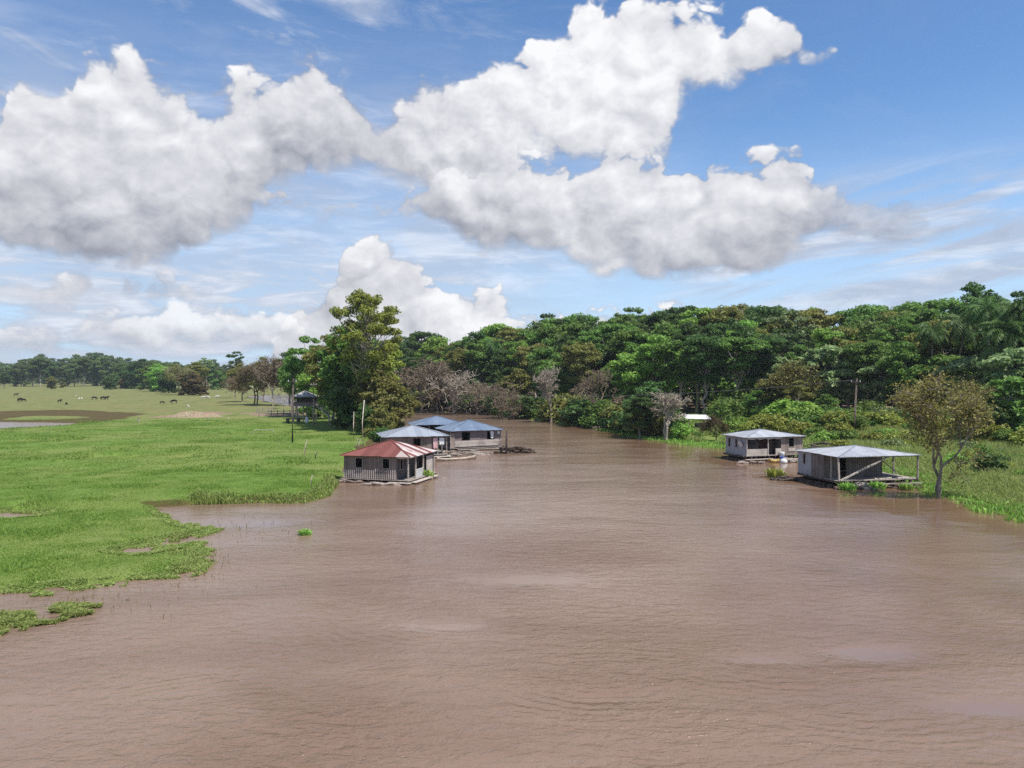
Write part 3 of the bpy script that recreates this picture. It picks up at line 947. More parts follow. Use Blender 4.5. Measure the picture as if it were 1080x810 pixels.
wall('porch_wall', h4, (-3.7, -0.5), (0.9, -0.5), 0.68, 2.80, M['grey_plank'], [(2.75, 3.75, 0.72, 2.55)])
wall('side_wall', h4, (0.9, -0.47), (0.9, -2.06), 0.68, 2.80, M['dark_plank'])
wall('porch_half_wall', h4, (-3.7, -2.1), (-0.9, -2.1), 0.68, 1.42, M['pale_plank'])
wall('porch_half_wall', h4, (0.15, -2.1), (0.9, -2.1), 0.68, 1.42, M['pale_plank'])
MB().box((-0.42, -0.56, 1.62), (0.95, 0.05, 1.8)).build('door', M['door_red'], h4)
for px_ in (-3.75, -0.9): post(h4, px_, -2.15, 0.66, 2.8, M['pale_wood'], 0.10)
mb = MB()
k = 26
for i in range(k):
    u0 = -3.8 + 4.7 * i / k; u1 = -3.8 + 4.7 * (i + 1) / k
    dp = 0.20 + 0.10 * abs(math.sin(i * math.pi / 6.5))
    mb.box(((u0 + u1) / 2, -2.26, 2.80 - dp / 2), (u1 - u0, 0.02, dp))
mb.build('eave_fringe', M['fringe'], h4)
MB().box((2.3, -2.17, 1.22), (0.95, 0.05, 0.36)).build('window_shelf', M['pale_wood'], h4)
mb = MB()
mb.tube([(-3.98, -1.2, 1.95), (-3.90, -1.2, 1.98)], [0.42, 0.30], 16)
mb.bar((-3.9, -1.2, 1.98), (-3.78, -1.2, 1.9), 0.05)
mb.build('satellite_dish', M['dish_grey'], h4)
MB().box((-2.4, -2.6, 0.30), (3.6, 0.35, 0.05)).box((1.5, -2.65, 0.2), (4.8, 0.4, 0.05)).build('walkway', M['pale_wood'], h4)

# ------------------------------------------------------------------ open shed, right bank
h5 = thing('floating_shed', 'floating shed with low grey roof, open front and long pale diagonal brace', 'floating shed', (31.75, 71.75, 0), rot_of(0.98, 0.21), 'floating houses on the river')
raft(h5, 8.1, 6.4, 0.70, 32, 7)
sheet_roof('roof', h5, 8.3, 6.7, 2.82, 3.45, [M['roof_grey'], M['roof_zinc']], lambda s, i, n: 0, (0.0, 0.0), 0.85, seed=49)
wall('side_wall', h5, (-3.95, 3.1), (-3.95, 0.95), 0.72, 2.82, M['paint_plank'], [(0.85, 1.2, 1.65, 2.55)], frame=M['post_wood'])
wall('side_wall', h5, (-3.95, 0.94), (-3.95, -0.95), 0.72, 2.82, M['shed_plank'])
wall('front_wall', h5, (-3.92, -0.95), (2.0, -0.95), 0.72, 2.82, M['shed_plank'], [(1.3, 2.2, 0.76, 2.5)])
wall('side_wall', h5, (2.0, -0.92), (2.0, 3.1), 0.72, 2.82, M['shed_plank'])
wall('rear_wall', h5, (1.97, 3.1), (-3.92, 3.1), 0.72, 2.82, M['shed_plank'])
post(h5, -3.95, -2.0, 0.7, 2.84, M['post_wood'], 0.11)
post(h5, -3.95, -3.15, 0.7, 2.84, M['pale_wood'], 0.13, lean=(-0.1, 0))
for (px_, py_) in ((3.95, -3.15), (3.95, 0.0), (3.95, 3.15), (2.1, -3.15 + 6.3)):
    post(h5, px_, py_, 0.7, 2.84, M['dark_wood'] if px_ < 3 else M['post_wood'], 0.12)
MB().bar((-3.95, -3.15, 2.76), (4.0, -3.15, 2.76), 0.08, 0.12).bar((4.0, -3.15, 2.78), (4.0, 3.2, 2.78), 0.08, 0.12).build('roof_beam', M['post_wood'], h5)
MB().bar((-3.85, -3.2, 0.74), (1.1, -3.12, 2.78), 0.13, 0.13).build('brace', M['pale_wood'], h5)
MB().bar((1.2, -0.99, 2.7), (3.85, -0.7, 0.85), 0.06, 0.08).build('brace', M['post_wood'], h5)
rn = random.Random(6)
for i in range(16):
    MB().box((-0.6 + rn.uniform(-.1, 4.8), -3.0 + rn.uniform(-.15, .15), 0.70 + 0.06), (rn.uniform(.3, .9), 0.16, rn.uniform(.06, .16)), rn.uniform(-.2, .2)).build('loose_board', M['pale_wood'], h5)
MB().box((0.8, -3.45, 0.36), (6.6, 0.3, 0.06)).build('walkway', M['deck_wood'], h5)
# ------------------------------------------------------------------ foliage materials
def leaf_mat(name, c1, c2, trans=0.36):
    m, g, b = new_mat(name, 0.55, 0.35)
    rnd = g.attr('rnd')
    oi = g.node('ShaderNodeObjectInfo')
    col = g.mix(rnd, c1, c2)
    hs = g.node('ShaderNodeHueSaturation')
    g.put(hs.inputs['Hue'], g.ss(oi.outputs['Random'], 0, 1, 0.485, 0.515, False))
    g.put(hs.inputs['Value'], g.ss(oi.outputs['Random'], 0, 1, 0.82, 1.22, False))
    g.put(hs.inputs['Color'], col)
    g.put(b.inputs['Base Color'], hs.outputs[0])
    tr = g.node('ShaderNodeBsdfTranslucent'); g.put(tr.inputs[0], hs.outputs[0])
    mx = g.node('ShaderNodeMixShader'); mx.inputs[0].default_value = trans
    out = [n for n in m.node_tree.nodes if n.type == 'OUTPUT_MATERIAL'][0]
    g.put(mx.inputs[1], b.outputs[0]); g.put(mx.inputs[2], tr.outputs[0]); g.put(out.inputs[0], mx.outputs[0])
    return m


LM = {
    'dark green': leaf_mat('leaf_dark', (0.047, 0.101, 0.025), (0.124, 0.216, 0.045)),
    'mid green': leaf_mat('leaf_mid', (0.088, 0.178, 0.033), (0.219, 0.339, 0.060)),
    'bright green': leaf_mat('leaf_bright', (0.161, 0.318, 0.045), (0.339, 0.524, 0.092)),
    'olive green': leaf_mat('leaf_olive', (0.141, 0.165, 0.037), (0.325, 0.307, 0.074)),
    'yellow green': leaf_mat('leaf_yellow', (0.190, 0.249, 0.036), (0.379, 0.399, 0.074)),
    'silvery green': leaf_mat('leaf_pale', (0.134, 0.220, 0.074), (0.402, 0.479, 0.212)),
    'brown': leaf_mat('leaf_brown', (0.125, 0.095, 0.034), (0.235, 0.180, 0.075)),
    'thin yellow': leaf_mat('leaf_thin', (0.150, 0.125, 0.030), (0.300, 0.260, 0.080)),
    'far green': leaf_mat('leaf_far', (0.088, 0.154, 0.048), (0.207, 0.284, 0.085)),
}


def bark_mat(name, c1, c2):
    m, g, b = new_mat(name, 0.9, 0.1)
    P = g.coord('Object')
    n = g.noise(g.v('MULTIPLY', P, (1, 1, 0.3)), 5.0, 5, 0.65)
    n2 = g.noise(P, 0.8, 3, 0.5)
    g.put(b.inputs['Base Color'], g.mix(g.ss(g.m('ADD', g.m('MULTIPLY', n, 0.6), g.m('MULTIPLY', n2, 0.4)), 0.35, 0.65), c1, c2))
    g.put(b.inputs['Normal'], g.bump(n, 0.6, 0.05))
    return m


BM = {'grey': bark_mat('bark_grey', (0.13, 0.11, 0.09), (0.32, 0.28, 0.23)),
      'dark': bark_mat('bark_dark', (0.035, 0.028, 0.022), (0.11, 0.085, 0.065)),
      'pale': bark_mat('bark_pale', (0.28, 0.235, 0.18), (0.46, 0.40, 0.32)),
      'tan': bark_mat('bark_tan', (0.15, 0.112, 0.075), (0.28, 0.220, 0.160))}


def unit(v):
    return v / (np.linalg.norm(v, axis=-1, keepdims=True) + 1e-9)


def leaf_arrays(C, N, size, rng, aspect=0.55):
    n = len(C)
    t = unit(np.cross(N, rng.normal(size=(n, 3))))
    b = np.cross(N, t)
    s = (size * rng.uniform(0.65, 1.35, (n, 1)))
    fold = N * s * rng.uniform(-0.25, 0.35, (n, 1))
    V = np.stack([C - t * s, C - b * s * aspect + fold, C + t * s, C + b * s * aspect + fold], axis=1).reshape(-1, 3)
    Fq = np.arange(n * 4).reshape(-1, 4)
    return V, Fq


def seg_arrays(P0, P1, R0, R1, k=5):
    P0, P1 = np.asarray(P0, float), np.asarray(P1, float)
    R0, R1 = np.asarray(R0, float), np.asarray(R1, float)
    d = unit(P1 - P0)
    ref = np.where(np.abs(d[:, 2:3]) < 0.9, np.array([[0, 0, 1.0]]), np.array([[1.0, 0, 0]]))
    u = unit(np.cross(d, ref)); w = np.cross(d, u)
    a = np.linspace(0, 2 * np.pi, k, endpoint=False)
    ring = np.cos(a)[None, :, None] * u[:, None, :] + np.sin(a)[None, :, None] * w[:, None, :]
    A_ = P0[:, None, :] + ring * R0[:, None, None]
    B_ = P1[:, None, :] + ring * R1[:, None, None]
    V = np.concatenate([A_, B_], axis=1).reshape(-1, 3)
    base = np.arange(len(P0))[:, None, None] * (2 * k)
    i = np.arange(k); j = (i + 1) % k
    q = np.stack([i, j, j + k, i + k], axis=-1)[None]
    return V, (base + q).reshape(-1, 4)


def limb(p0, p1, r0, r1, rng, n=5, wob=0.06, sag=0.0):
    """A bent limb as segments."""
    p0, p1 = np.asarray(p0, float), np.asarray(p1, float)
    L = np.linalg.norm(p1 - p0)
    t = np.linspace(0, 1, n + 1)
    pts = p0 + (p1 - p0) * t[:, None]
    off = rng.normal(size=(n + 1, 3)) * wob * L * np.sin(np.pi * t)[:, None] * 0.6
    off[:, 2] += sag * L * np.sin(np.pi * t)
    pts = pts + off
    r = r0 + (r1 - r0) * t
    return pts, r


def segs_from(limbs, k=6):
    P0, P1, R0, R1 = [], [], [], []
    for pts, r in limbs:
        P0.append(pts[:-1]); P1.append(pts[1:]); R0.append(r[:-1]); R1.append(r[1:])
    return seg_arrays(np.concatenate(P0), np.concatenate(P1), np.concatenate(R0), np.concatenate(R1), k)


PROTO = {}


def make_broadleaf(key, seed, H=20.0, cr=6.0, base=0.35, nclump=26, clr=1.7, leaves=9000, ls=0.33, flat=0.6, umb=0.5, trunk_r=0.35, gap=0.0, skirt=0.0, lean=0.03):
    """Tapered trunk, bent limbs and a crown of leaf clumps. umb 0 = round crown, 1 = umbrella."""
    rng = np.random.default_rng(seed)
    cz0, cz1 = H * base, H
    top = np.array([rng.normal() * lean * H, rng.normal() * lean * H, H * (0.55 + 0.25 * (1 - umb))])
    tp, tr_ = limb((0, 0, -0.4), top, trunk_r, trunk_r * 0.45, rng, 8, 0.035)
    tr_[0] *= 1.35
    limbs = [(tp, tr_)]
    cl = []
    tries = 0
    while len(cl) < nclump and tries < 4000:
        tries += 1
        a = rng.uniform(0, 2 * np.pi)
        t = rng.uniform(0, 1)
        # crown profile: radius allowed at relative height t
        prof = (np.sin(np.pi * (0.12 + 0.80 * t ** (1 + 0.9 * umb))) if umb < 0.75 else (0.35 + 0.65 * t) * (1.0 if t < 0.75 else np.sqrt(max(0.0, 1 - ((t - .75) / .25) ** 2) * 0.75 + 0.25)))
        rr = cr * prof * np.sqrt(rng.uniform(0.12, 1.0)) * rng.uniform(0.8, 1.12)
        z = cz0 + (cz1 - cz0 - clr * flat) * t
        c = np.array([np.cos(a) * rr, np.sin(a) * rr, z])
        c[:2] += top[:2] * (z / H)
        r = clr * rng.uniform(0.6, 1.35)
        if any(np.linalg.norm((c - q[0]) * (1, 1, 1.3)) < 0.62 * (r + q[1]) * (0.8 + gap) for q in cl): continue
        cl.append((c, r))
    if skirt:
        for i in range(int(nclump * skirt)):
            a = rng.uniform(0, 2 * np.pi); rr = cr * rng.uniform(0.3, 0.85)
            cl.append((np.array([np.cos(a) * rr, np.sin(a) * rr, rng.uniform(0.04, base) * H]), clr * rng.uniform(0.55, 1.0)))
    vol = np.array([q[1] ** 2 for q in cl]); vol = vol / vol.sum()
    LC, LN = [], []
    for (c, r), f in zip(cl, vol):
        n = max(20, int(leaves * f))
        d = unit(rng.normal(size=(n, 3)))
        rad = r * rng.uniform(0.0, 1.0, (n, 1)) ** 0.42
        # ragged clump: several sub-lobes rather than a ball
        lob = unit(rng.normal(size=(7, 3)))
        k = np.max(d @ lob.T, axis=1, keepdims=True)
        rad = rad * (0.55 + 0.65 * np.clip(k, 0, 1) ** 2)
        p = c + d * rad * np.array([1.1, 1.1, flat])
        LC.append(p)
        LN.append(unit(d * 0.55 + np.array([0, 0, 0.75]) + rng.normal(size=(n, 3)) * 0.65))
        # limb from the trunk
        hz_ = np.clip((c[2] - r * 0.4) * rng.uniform(0.55, 0.85), H * 0.12, top[2])
        j = min(int(hz_ / top[2] * 8), 7)
        s = tp[j] + (tp[j + 1] - tp[j]) * np.clip((hz_ - tp[j][2]) / max(tp[j + 1][2] - tp[j][2], 1e-3), 0, 1)
        lr = trunk_r * rng.uniform(0.18, 0.34)
        limbs.append(limb(s, c - np.array([0, 0, r * flat * 0.3]), lr, lr * 0.25, rng, 5, 0.09, -0.04))
        for q in range(4):
            dd = unit(rng.normal(size=3) + np.array([0, 0, 0.5]))
            limbs.append(limb(c - np.array([0, 0, r * flat * 0.3]), c + dd * r * 0.8, lr * 0.25, 0.015, rng, 3, 0.08))
    V, Fq = leaf_arrays(np.concatenate(LC), np.concatenate(LN), ls, rng)
    crown = np_mesh('crown_' + key, V, Fq, attrs={'rnd': ('FACE', 'FLOAT', np.clip(rng.normal(0.45, 0.24, len(Fq)), 0, 1))})
    Vt, Ft = segs_from(limbs, 6)
    trunk = np_mesh('trunk_' + key, Vt, Ft, smooth=True)
    crown.materials.append(LM['mid green']); trunk.materials.append(BM['grey'])
    PROTO[key] = dict(H=H, parts=[('trunk', trunk), ('crown', crown)])


def branch_rec(p, d, L, r, lev, maxlev, rng, out, tips, spread=0.6, up=0.15, nb=(2, 3), shrink=0.74):
    pts, rr = limb(p, p + d * L, r, r * 0.68, rng, 3, 0.09)
    out.append((pts, rr))
    if lev >= maxlev:
        tips.append((pts[-1], d)); return
    for i in range(rng.integers(nb[0], nb[1] + 1)):
        nd = unit(d + rng.normal(size=3) * spread + np.array([0, 0, up]))
        branch_rec(pts[-1] if i else pts[-1], nd, L * shrink * rng.uniform(0.75, 1.15), r * 0.66, lev + 1, maxlev, rng, out, tips, spread, up, nb, shrink)
    if lev > 0 and rng.random() < 0.7:
        nd = unit(d + rng.normal(size=3) * spread * 1.3)
        branch_rec(pts[2], nd, L * shrink * 0.7, r * 0.5, min(lev + 2, maxlev), maxlev, rng, out, tips, spread, up, nb, shrink)


def make_bare(key, seed, H=8.0, stems=1, r=0.2, lev=6, spread=0.55, up=0.2, first=0.3, bark='pale', leaf=None, nleaf=0, ls=0.12, stem_gap=0.35, flatten=1.0, nb=(2, 3), twig=0.022, tipr=0.5):
    rng = np.random.default_rng(seed)
    big, tips = [], []
    for s in range(stems):
        a = rng.uniform(0, 6.28)
        p = np.array([np.cos(a), np.sin(a), 0]) * (stem_gap if stems > 1 else 0.0)
        d = unit(np.array([rng.normal() * 0.10, rng.normal() * 0.10, 1.0]))
        branch_rec(p + np.array([0, 0, -0.3]), d, H * first, r, 0, lev, rng, big, tips, spread, up, nb)
    allp = np.concatenate([b[0] for b in big])
    sc = H / allp[:, 2].max()
    big = [((b[0] * np.array([sc * flatten, sc * flatten, sc])), np.maximum(b[1], twig)) for b in big]
    thick = [b for b in big if b[1][0] > 0.055]
    thin = [b for b in big if b[1][0] <= 0.055]
    tips_ = [(t * np.array([sc * flatten, sc * flatten, sc]), d) for t, d in tips]
    tw = list(thin)
    for t, d in tips_:
        for q in range(3):
            nd = unit(d + rng.normal(size=3) * 0.7)
            tw.append((np.stack([t, t + nd * rng.uniform(0.25, 0.6) * H / 8]), np.array([twig, twig * 0.7])))
    Vt, Ft = segs_from(thick, 6)
    trunk = np_mesh('trunk_' + key, Vt, Ft, smooth=True); trunk.materials.append(BM[bark])
    parts = [('trunk', trunk)]
    Vt, Ft = segs_from(tw, 4)
    twm = np_mesh('twigs_' + key, Vt, Ft); twm.materials.append(BM[bark])
    parts.append(('twigs', twm))
    if nleaf:
        T = np.array([t for t, _ in tips_])
        pick = rng.integers(0, len(T), nleaf)
        C = T[pick] + rng.normal(size=(nleaf, 3)) * tipr
        N = unit(rng.normal(size=(nleaf, 3)) + np.array([0, 0, 0.6]))
        V, Fq = leaf_arrays(C, N, ls, rng)
        cm = np_mesh('crown_' + key, V, Fq, attrs={'rnd': ('FACE', 'FLOAT', rng.random(len(Fq)))})
        cm.materials.append(LM[leaf])
        parts.append(('crown', cm))
    PROTO[key] = dict(H=H, parts=parts)


def make_palm(key, seed, H=15.0, nf=26, fl=5.0, r=0.2, droop=1.0):
    rng = np.random.default_rng(seed)
    top = np.array([rng.normal() * 0.04 * H, rng.normal() * 0.04 * H, H - fl * 0.45])
    pts, rr = limb((0, 0, -0.3), top, r, r * 0.7, rng, 9, 0.03)
    Vt, Ft = segs_from([(pts, rr)], 8)
    trunk = np_mesh('trunk_' + key, Vt, Ft, smooth=True); trunk.materials.append(BM['grey'])
    Vs, Fs, off = [], [], 0
    limbs = []
    C, T_, Nn = [], [], []
    Vl = []
    for i in range(nf):
        a = 2 * np.pi * i / nf * 2.4 + rng.normal() * 0.2
        e0 = rng.uniform(-0.1, 1.35)
        L = fl * rng.uniform(0.8, 1.12)
        n = 12
        h = np.array([np.cos(a), np.sin(a), 0])
        p = top.copy(); ang = e0
        P_ = [p.copy()]
        for k in range(n):
            ang -= (0.06 + 0.10 * k / n) * droop
            p = p + (h * np.cos(ang) + np.array([0, 0, np.sin(ang)])) * L / n
            P_.append(p.copy())
        P_ = np.array(P_)
        limbs.append((P_, np.linspace(0.05, 0.015, n + 1)))
        side = np.array([-np.sin(a), np.cos(a), 0])
        for k in range(1, n + 1):
            d = unit(P_[k] - P_[k - 1])
            wl = fl * 0.20 * math.sin(math.pi * min(0.97, 0.10 + 0.88 * k / n)) + 0.1
            for sgn in (-1, 1):
                for hlf in (0.0, 0.5):
                    q0 = P_[k] - (P_[k] - P_[k - 1]) * hlf
                    tip = q0 + side * sgn * wl * 0.8 + d * wl * 0.55 + np.array([0, 0, -wl * 0.5 * rng.uniform(0.6, 1.3)])
                    mid = (q0 + tip) / 2 + np.array([0, 0, wl * 0.10])
                    ww = d * 0.10 * fl / 5
                    Vl.append([q0, mid - ww, tip, mid + ww])
    V = np.array(Vl).reshape(-1, 3)
    Fq = np.arange(len(V)).reshape(-1, 4)
    Vr, Fr = segs_from(limbs, 4)
    nL = len(Fq)
    fr = np_mesh('fronds_' + key, np.concatenate([V, Vr]), np.concatenate([Fq, Fr + len(V)]), attrs={'rnd': ('FACE', 'FLOAT', np.concatenate([rng.random(nL), np.full(len(Fr), 0.9)]))})
    fr.materials.append(LM['dark green'])
    PROTO[key] = dict(H=H, parts=[('trunk', trunk), ('fronds', fr)])


# ------------------------------------------------------------------ tree kinds
make_broadleaf('umbrella_a', 11, 22, 7.2, 0.50, 34, 1.9, 11000, 0.34, 0.50, 0.9, 0.40)
make_broadleaf('umbrella_b', 12, 22, 6.6, 0.46, 32, 1.8, 10500, 0.34, 0.52, 0.8, 0.38)
make_broadleaf('umbrella_c', 13, 22, 8.0, 0.55, 36, 1.9, 11000, 0.33, 0.48, 1.0, 0.45, gap=0.1)
make_broadleaf('round_a', 21, 19, 5.4, 0.30, 36, 1.7, 11500, 0.32, 0.65, 0.3, 0.34)
make_broadleaf('round_b', 22, 18, 6.0, 0.28, 38, 1.7, 11500, 0.32, 0.60, 0.45, 0.34)
make_broadleaf('round_c', 23, 20, 5.0, 0.33, 34, 1.6, 10500, 0.32, 0.62, 0.2, 0.34)
make_broadleaf('bushy_a', 31, 13, 4.6, 0.18, 34, 1.5, 9500, 0.32, 0.65, 0.2, 0.25, skirt=0.35)
make_broadleaf('bushy_b', 32, 12, 5.0, 0.16, 34, 1.5, 9500, 0.32, 0.62, 0.3, 0.25, skirt=0.4)
make_broadleaf('bigleaf_a', 41, 15, 5.2, 0.32, 34, 1.3, 4600, 0.52, 0.5, 0.6, 0.22, gap=0.2)
make_broadleaf('bigleaf_b', 42, 13, 4.6, 0.26, 32, 1.2, 4200, 0.50, 0.5, 0.5, 0.20, gap=0.2)
make_broadleaf('open_a', 51, 24, 5.2, 0.58, 26, 1.25, 3600, 0.30, 0.62, 0.7, 0.42, gap=0.35)
make_broadleaf('open_b', 52, 22, 6.5, 0.62, 22, 1.4, 3600, 0.30, 0.5, 0.9, 0.36, gap=0.4)
make_broadleaf('emergent', 55, 24, 6.4, 0.34, 90, 1.15, 17000, 0.22, 0.65, 0.35, 0.42, gap=0.0)
make_broadleaf('far_a', 91, 22, 7.5, 0.22, 40, 2.2, 7000, 0.48, 0.6, 0.5, 0.40, skirt=0.15)
make_broadleaf('far_b', 92, 20, 7.0, 0.18, 40, 2.1, 7000, 0.48, 0.65, 0.3, 0.40, skirt=0.2)
make_broadleaf('shrub_a', 61, 3.2, 2.2, 0.10, 20, 0.8, 1700, 0.21, 0.75, 0.2, 0.06)
make_broadleaf('shrub_b', 62, 3.6, 2.4, 0.08, 22, 0.8, 1700, 0.26, 0.7, 0.3, 0.06)
make_broadleaf('shrub_c', 63, 2.8, 2.6, 0.08, 20, 0.85, 1800, 0.17, 0.7, 0.4, 0.06)
make_bare('bare_white', 71, 8.0, 2, 0.20, 5, 0.45, 0.16, 0.34, 'pale', flatten=1.15, nb=(2, 3), twig=0.032)
make_bare('bare_tan_a', 72, 10.0, 2, 0.20, 5, 0.58, 0.10, 0.24, 'tan', flatten=1.15, nb=(2, 3), twig=0.038)
make_bare('bare_tan_b', 73, 9.0, 3, 0.17, 5, 0.62, 0.08, 0.20, 'tan', flatten=1.2, nb=(2, 3), twig=0.038, stem_gap=0.8)
make_bare('thin_yellow', 76, 9.8, 2, 0.15, 5, 0.46, 0.26, 0.34, 'grey', 'thin yellow', 4400, 0.13, flatten=0.9, stem_gap=0.45, twig=0.02, tipr=0.45)
make_bare('thin_brown', 74, 9.5, 2, 0.16, 6, 0.55, 0.18, 0.24, 'dark', 'brown', 3800, 0.17, flatten=1.0, stem_gap=0.45)
make_bare('thin_olive', 75, 9.0, 1, 0.20, 6, 0.55, 0.16, 0.24, 'grey', 'olive green', 3200, 0.17)
make_palm('palm_a', 81, 16, 44, 4.4, 0.2, 1.5)
make_palm('palm_b', 82, 13, 40, 4.0, 0.2, 1.7)
make_palm('palm_c', 83, 11, 40, 4.4, 0.22, 1.4)


def plant_tree(key, name, label, cat, x, y, H, tone=None, group=None, rz=None, wide=1.0, bark=None, z=None):
    p = PROTO[key]
    zz = (gh(x, y) if z is None else z)
    t = thing(name, label, cat, (x, y, max(zz, -0.3) - 0.03), (random.uniform(0, 6.28) if rz is None else rz), group)
    s = H / p['H']
    t.scale = (s * wide, s * wide, s)
    for pn, me in p['parts']:
        o = bpy.data.objects.new(pn, me)
        COL.objects.link(o)
        o.parent = t
        mm = LM[tone] if (tone and pn in ('crown', 'fronds')) else (BM[bark] if (bark and pn in ('trunk', 'twigs')) else None)
        if mm is not None and me.materials[0] != mm:
            o.material_slots[0].link = 'OBJECT'
            o.material_slots[0].material = mm
    return t
# ------------------------------------------------------------------ right bank forest
def interp(px, tab):
    xs = [a for a, _ in tab]; ys = [b for _, b in tab]
    return float(np.interp(px, xs, ys))


SKYLINE = [(395, 352), (430, 352), (450, 350), (470, 352), (510, 345), (550, 341), (570, 338), (600, 333), (620, 333), (640, 328), (660, 331), (680, 329), (700, 322), (720, 320), (750, 318), (780, 318), (800, 321), (818, 326), (840, 320), (870, 320), (890, 329), (910, 325), (935, 318), (960, 318), (982, 328), (1000, 316), (1020, 313), (1040, 311), (1060, 317), (1080, 310), (1180, 300)]
YFRONT = [(380, 300), (430, 245), (480, 226), (520, 207), (560, 192), (600, 178), (650, 168), (700, 154), (750, 150), (800, 148), (850, 146), (900, 142), (950, 134), (1000, 126), (1050, 116), (1100, 108), (1180, 98)]
NEAR_TO = [(440, 'the river bend thicket'), (478, 'the pale bare trees'), (520, 'the drooping palm'), (560, 'the driftwood heap'),
           (606, 'the leaning pale trunks'), (640, 'the tan bare tree'), (678, 'the bright leafy tree'), (712, 'the white bare tree'),
           (745, 'the small white roof'), (790, 'the vine slope'), (825, 'the porch house'), (870, 'the gap between right houses'),
           (905, 'the right utility pole'), (950, 'the open shed'), (1000, 'the thin shore tree'), (1050, 'the tall palms'), (1110, 'the tall palms')]


def anchor(px): return min(NEAR_TO, key=lambda q: abs(q[0] - px))[1]


used = {}
SHAPE = {'emergent': 'tall fine leaved', 'umbrella_a': 'flat topped', 'umbrella_b': 'domed', 'umbrella_c': 'wide spreading', 'round_a': 'round crowned', 'round_b': 'full crowned', 'round_c': 'narrow crowned', 'bushy_a': 'bushy', 'bushy_b': 'low bushy',
         'far_a': 'full wide', 'far_b': 'full rounded', 'bigleaf_a': 'large leaved', 'bigleaf_b': 'small large leaved', 'open_a': 'airy tall', 'open_b': 'airy spreading'}
FG = 'trees of the dense forest on the right bank'


def forest_tree(key, px, Y, top_py, tone, where, wide=1.0, bark=None, name='forest_tree'):
    x = ax(px, Y)
    z0 = gh(x, Y)
    H = hz(top_py, Y) - z0
    lab = f"{tone} {SHAPE[key]} tree {where} {anchor(px)}"
    used[lab] = used.get(lab, 0) + 1
    plant_tree(key, name, lab, 'tree', x, Y, H, tone, FG, wide=wide, bark=bark)


rf = random.Random(21)
# skyline rows
tones = ['mid green', 'dark green', 'mid green', 'dark green', 'olive green', 'mid green', 'bright green']
kinds_top = ['umbrella_a', 'round_c', 'emergent', 'umbrella_c', 'round_a', 'umbrella_b', 'open_b', 'round_b', 'emergent']
i = 0
for row, (dy, drop, step, where) in enumerate(((46, -1, 30, 'farthest back above'), (30, 3, 28, 'on the skyline above'), (15, 16, 27, 'midway up above'))):
    px = 402 + row * 9
    while px < 1165:
        Y = interp(px, YFRONT) + dy + rf.uniform(-5, 5)
        tp_ = interp(px, SKYLINE) + drop + rf.uniform(-3, 9)
        k = kinds_top[(i * 4 + row) % 9]
        tn = tones[(i * 5 + row * 2 + (i // 7)) % 7]
        forest_tree(k, px, Y, tp_, tn, where, rf.uniform(0.9, 1.15), 'pale' if rf.random() < 0.35 else 'grey')
        px += step * rf.uniform(0.8, 1.2) * 150 / Y
        i += 1
# front edge of the forest: lower, leafier trees
FRONT = [(418, 388, 'mid green', 'bushy_a'), (500, 398, 'dark green', 'bushy_b'), (522, 392, 'dark green', 'round_c'), (548, 388, 'olive green', 'bushy_a'), (583, 372, 'mid green', 'round_b'), (612, 360, 'olive green', 'umbrella_b'),
         (640, 382, 'mid green', 'round_a'), (664, 372, 'bright green', 'bigleaf_a'), (686, 352, 'bright green', 'round_b'), (716, 358, 'mid green', 'umbrella_a'), (742, 352, 'dark green', 'umbrella_b'), (772, 355, 'mid green', 'umbrella_c'),
         (800, 352, 'dark green', 'umbrella_a'), (826, 376, 'silvery green', 'bigleaf_a'), (845, 362, 'mid green', 'round_c'), (872, 362, 'silvery green', 'bigleaf_b'), (893, 372, 'silvery green', 'bigleaf_a'), (915, 358, 'mid green', 'umbrella_b'),
         (930, 372, 'silvery green', 'bigleaf_b'), (950, 360, 'mid green', 'round_a'), (972, 385, 'silvery green', 'bigleaf_a'), (995, 372, 'mid green', 'bigleaf_b'), (1020, 376, 'silvery green', 'bigleaf_a'),
         (1062, 364, 'silvery green', 'bigleaf_a'), (1085, 352, 'mid green', 'round_b'), (1115, 340, 'dark green', 'round_a'), (1150, 345, 'mid green', 'bigleaf_b')]
for (px, tp_, tn, k) in FRONT:
    Y = interp(px, YFRONT) + rf.uniform(0, 5)
    forest_tree(k, px, Y, tp_, tn, 'at the forest edge by', rf.uniform(0.95, 1.15), 'pale')
# special trees
SPECIAL = [('open_b', 582, 330, 40, 'dark green', 'airy domed tree with sky showing through its crown on the skyline', 'dark'),
           ('open_a', 617, 333, 36, 'dark green', 'thin see through tree on the skyline above the tan bare tree', 'dark'),
           ('open_b', 666, 324, 40, 'mid green', 'open flat topped tree on the skyline with gaps of sky', 'grey'),
           ('open_a', 1030, 298, 22, 'dark green', 'tallest lone tree sticking out of the skyline above the palms', 'grey'),
           ('open_b', 838, 326, 20, 'silvery green', 'airy pale tree on the skyline above the porch house', 'grey')]
for (k, px, tp_, dy, tn, lab, bk) in SPECIAL:
    Y = interp(px, YFRONT) + dy
    x = ax(px, Y)
    plant_tree(k, 'forest_tree', lab, 'tree', x, Y, hz(tp_, Y) - gh(x, Y), tn, FG, bark=bk, wide=0.9)

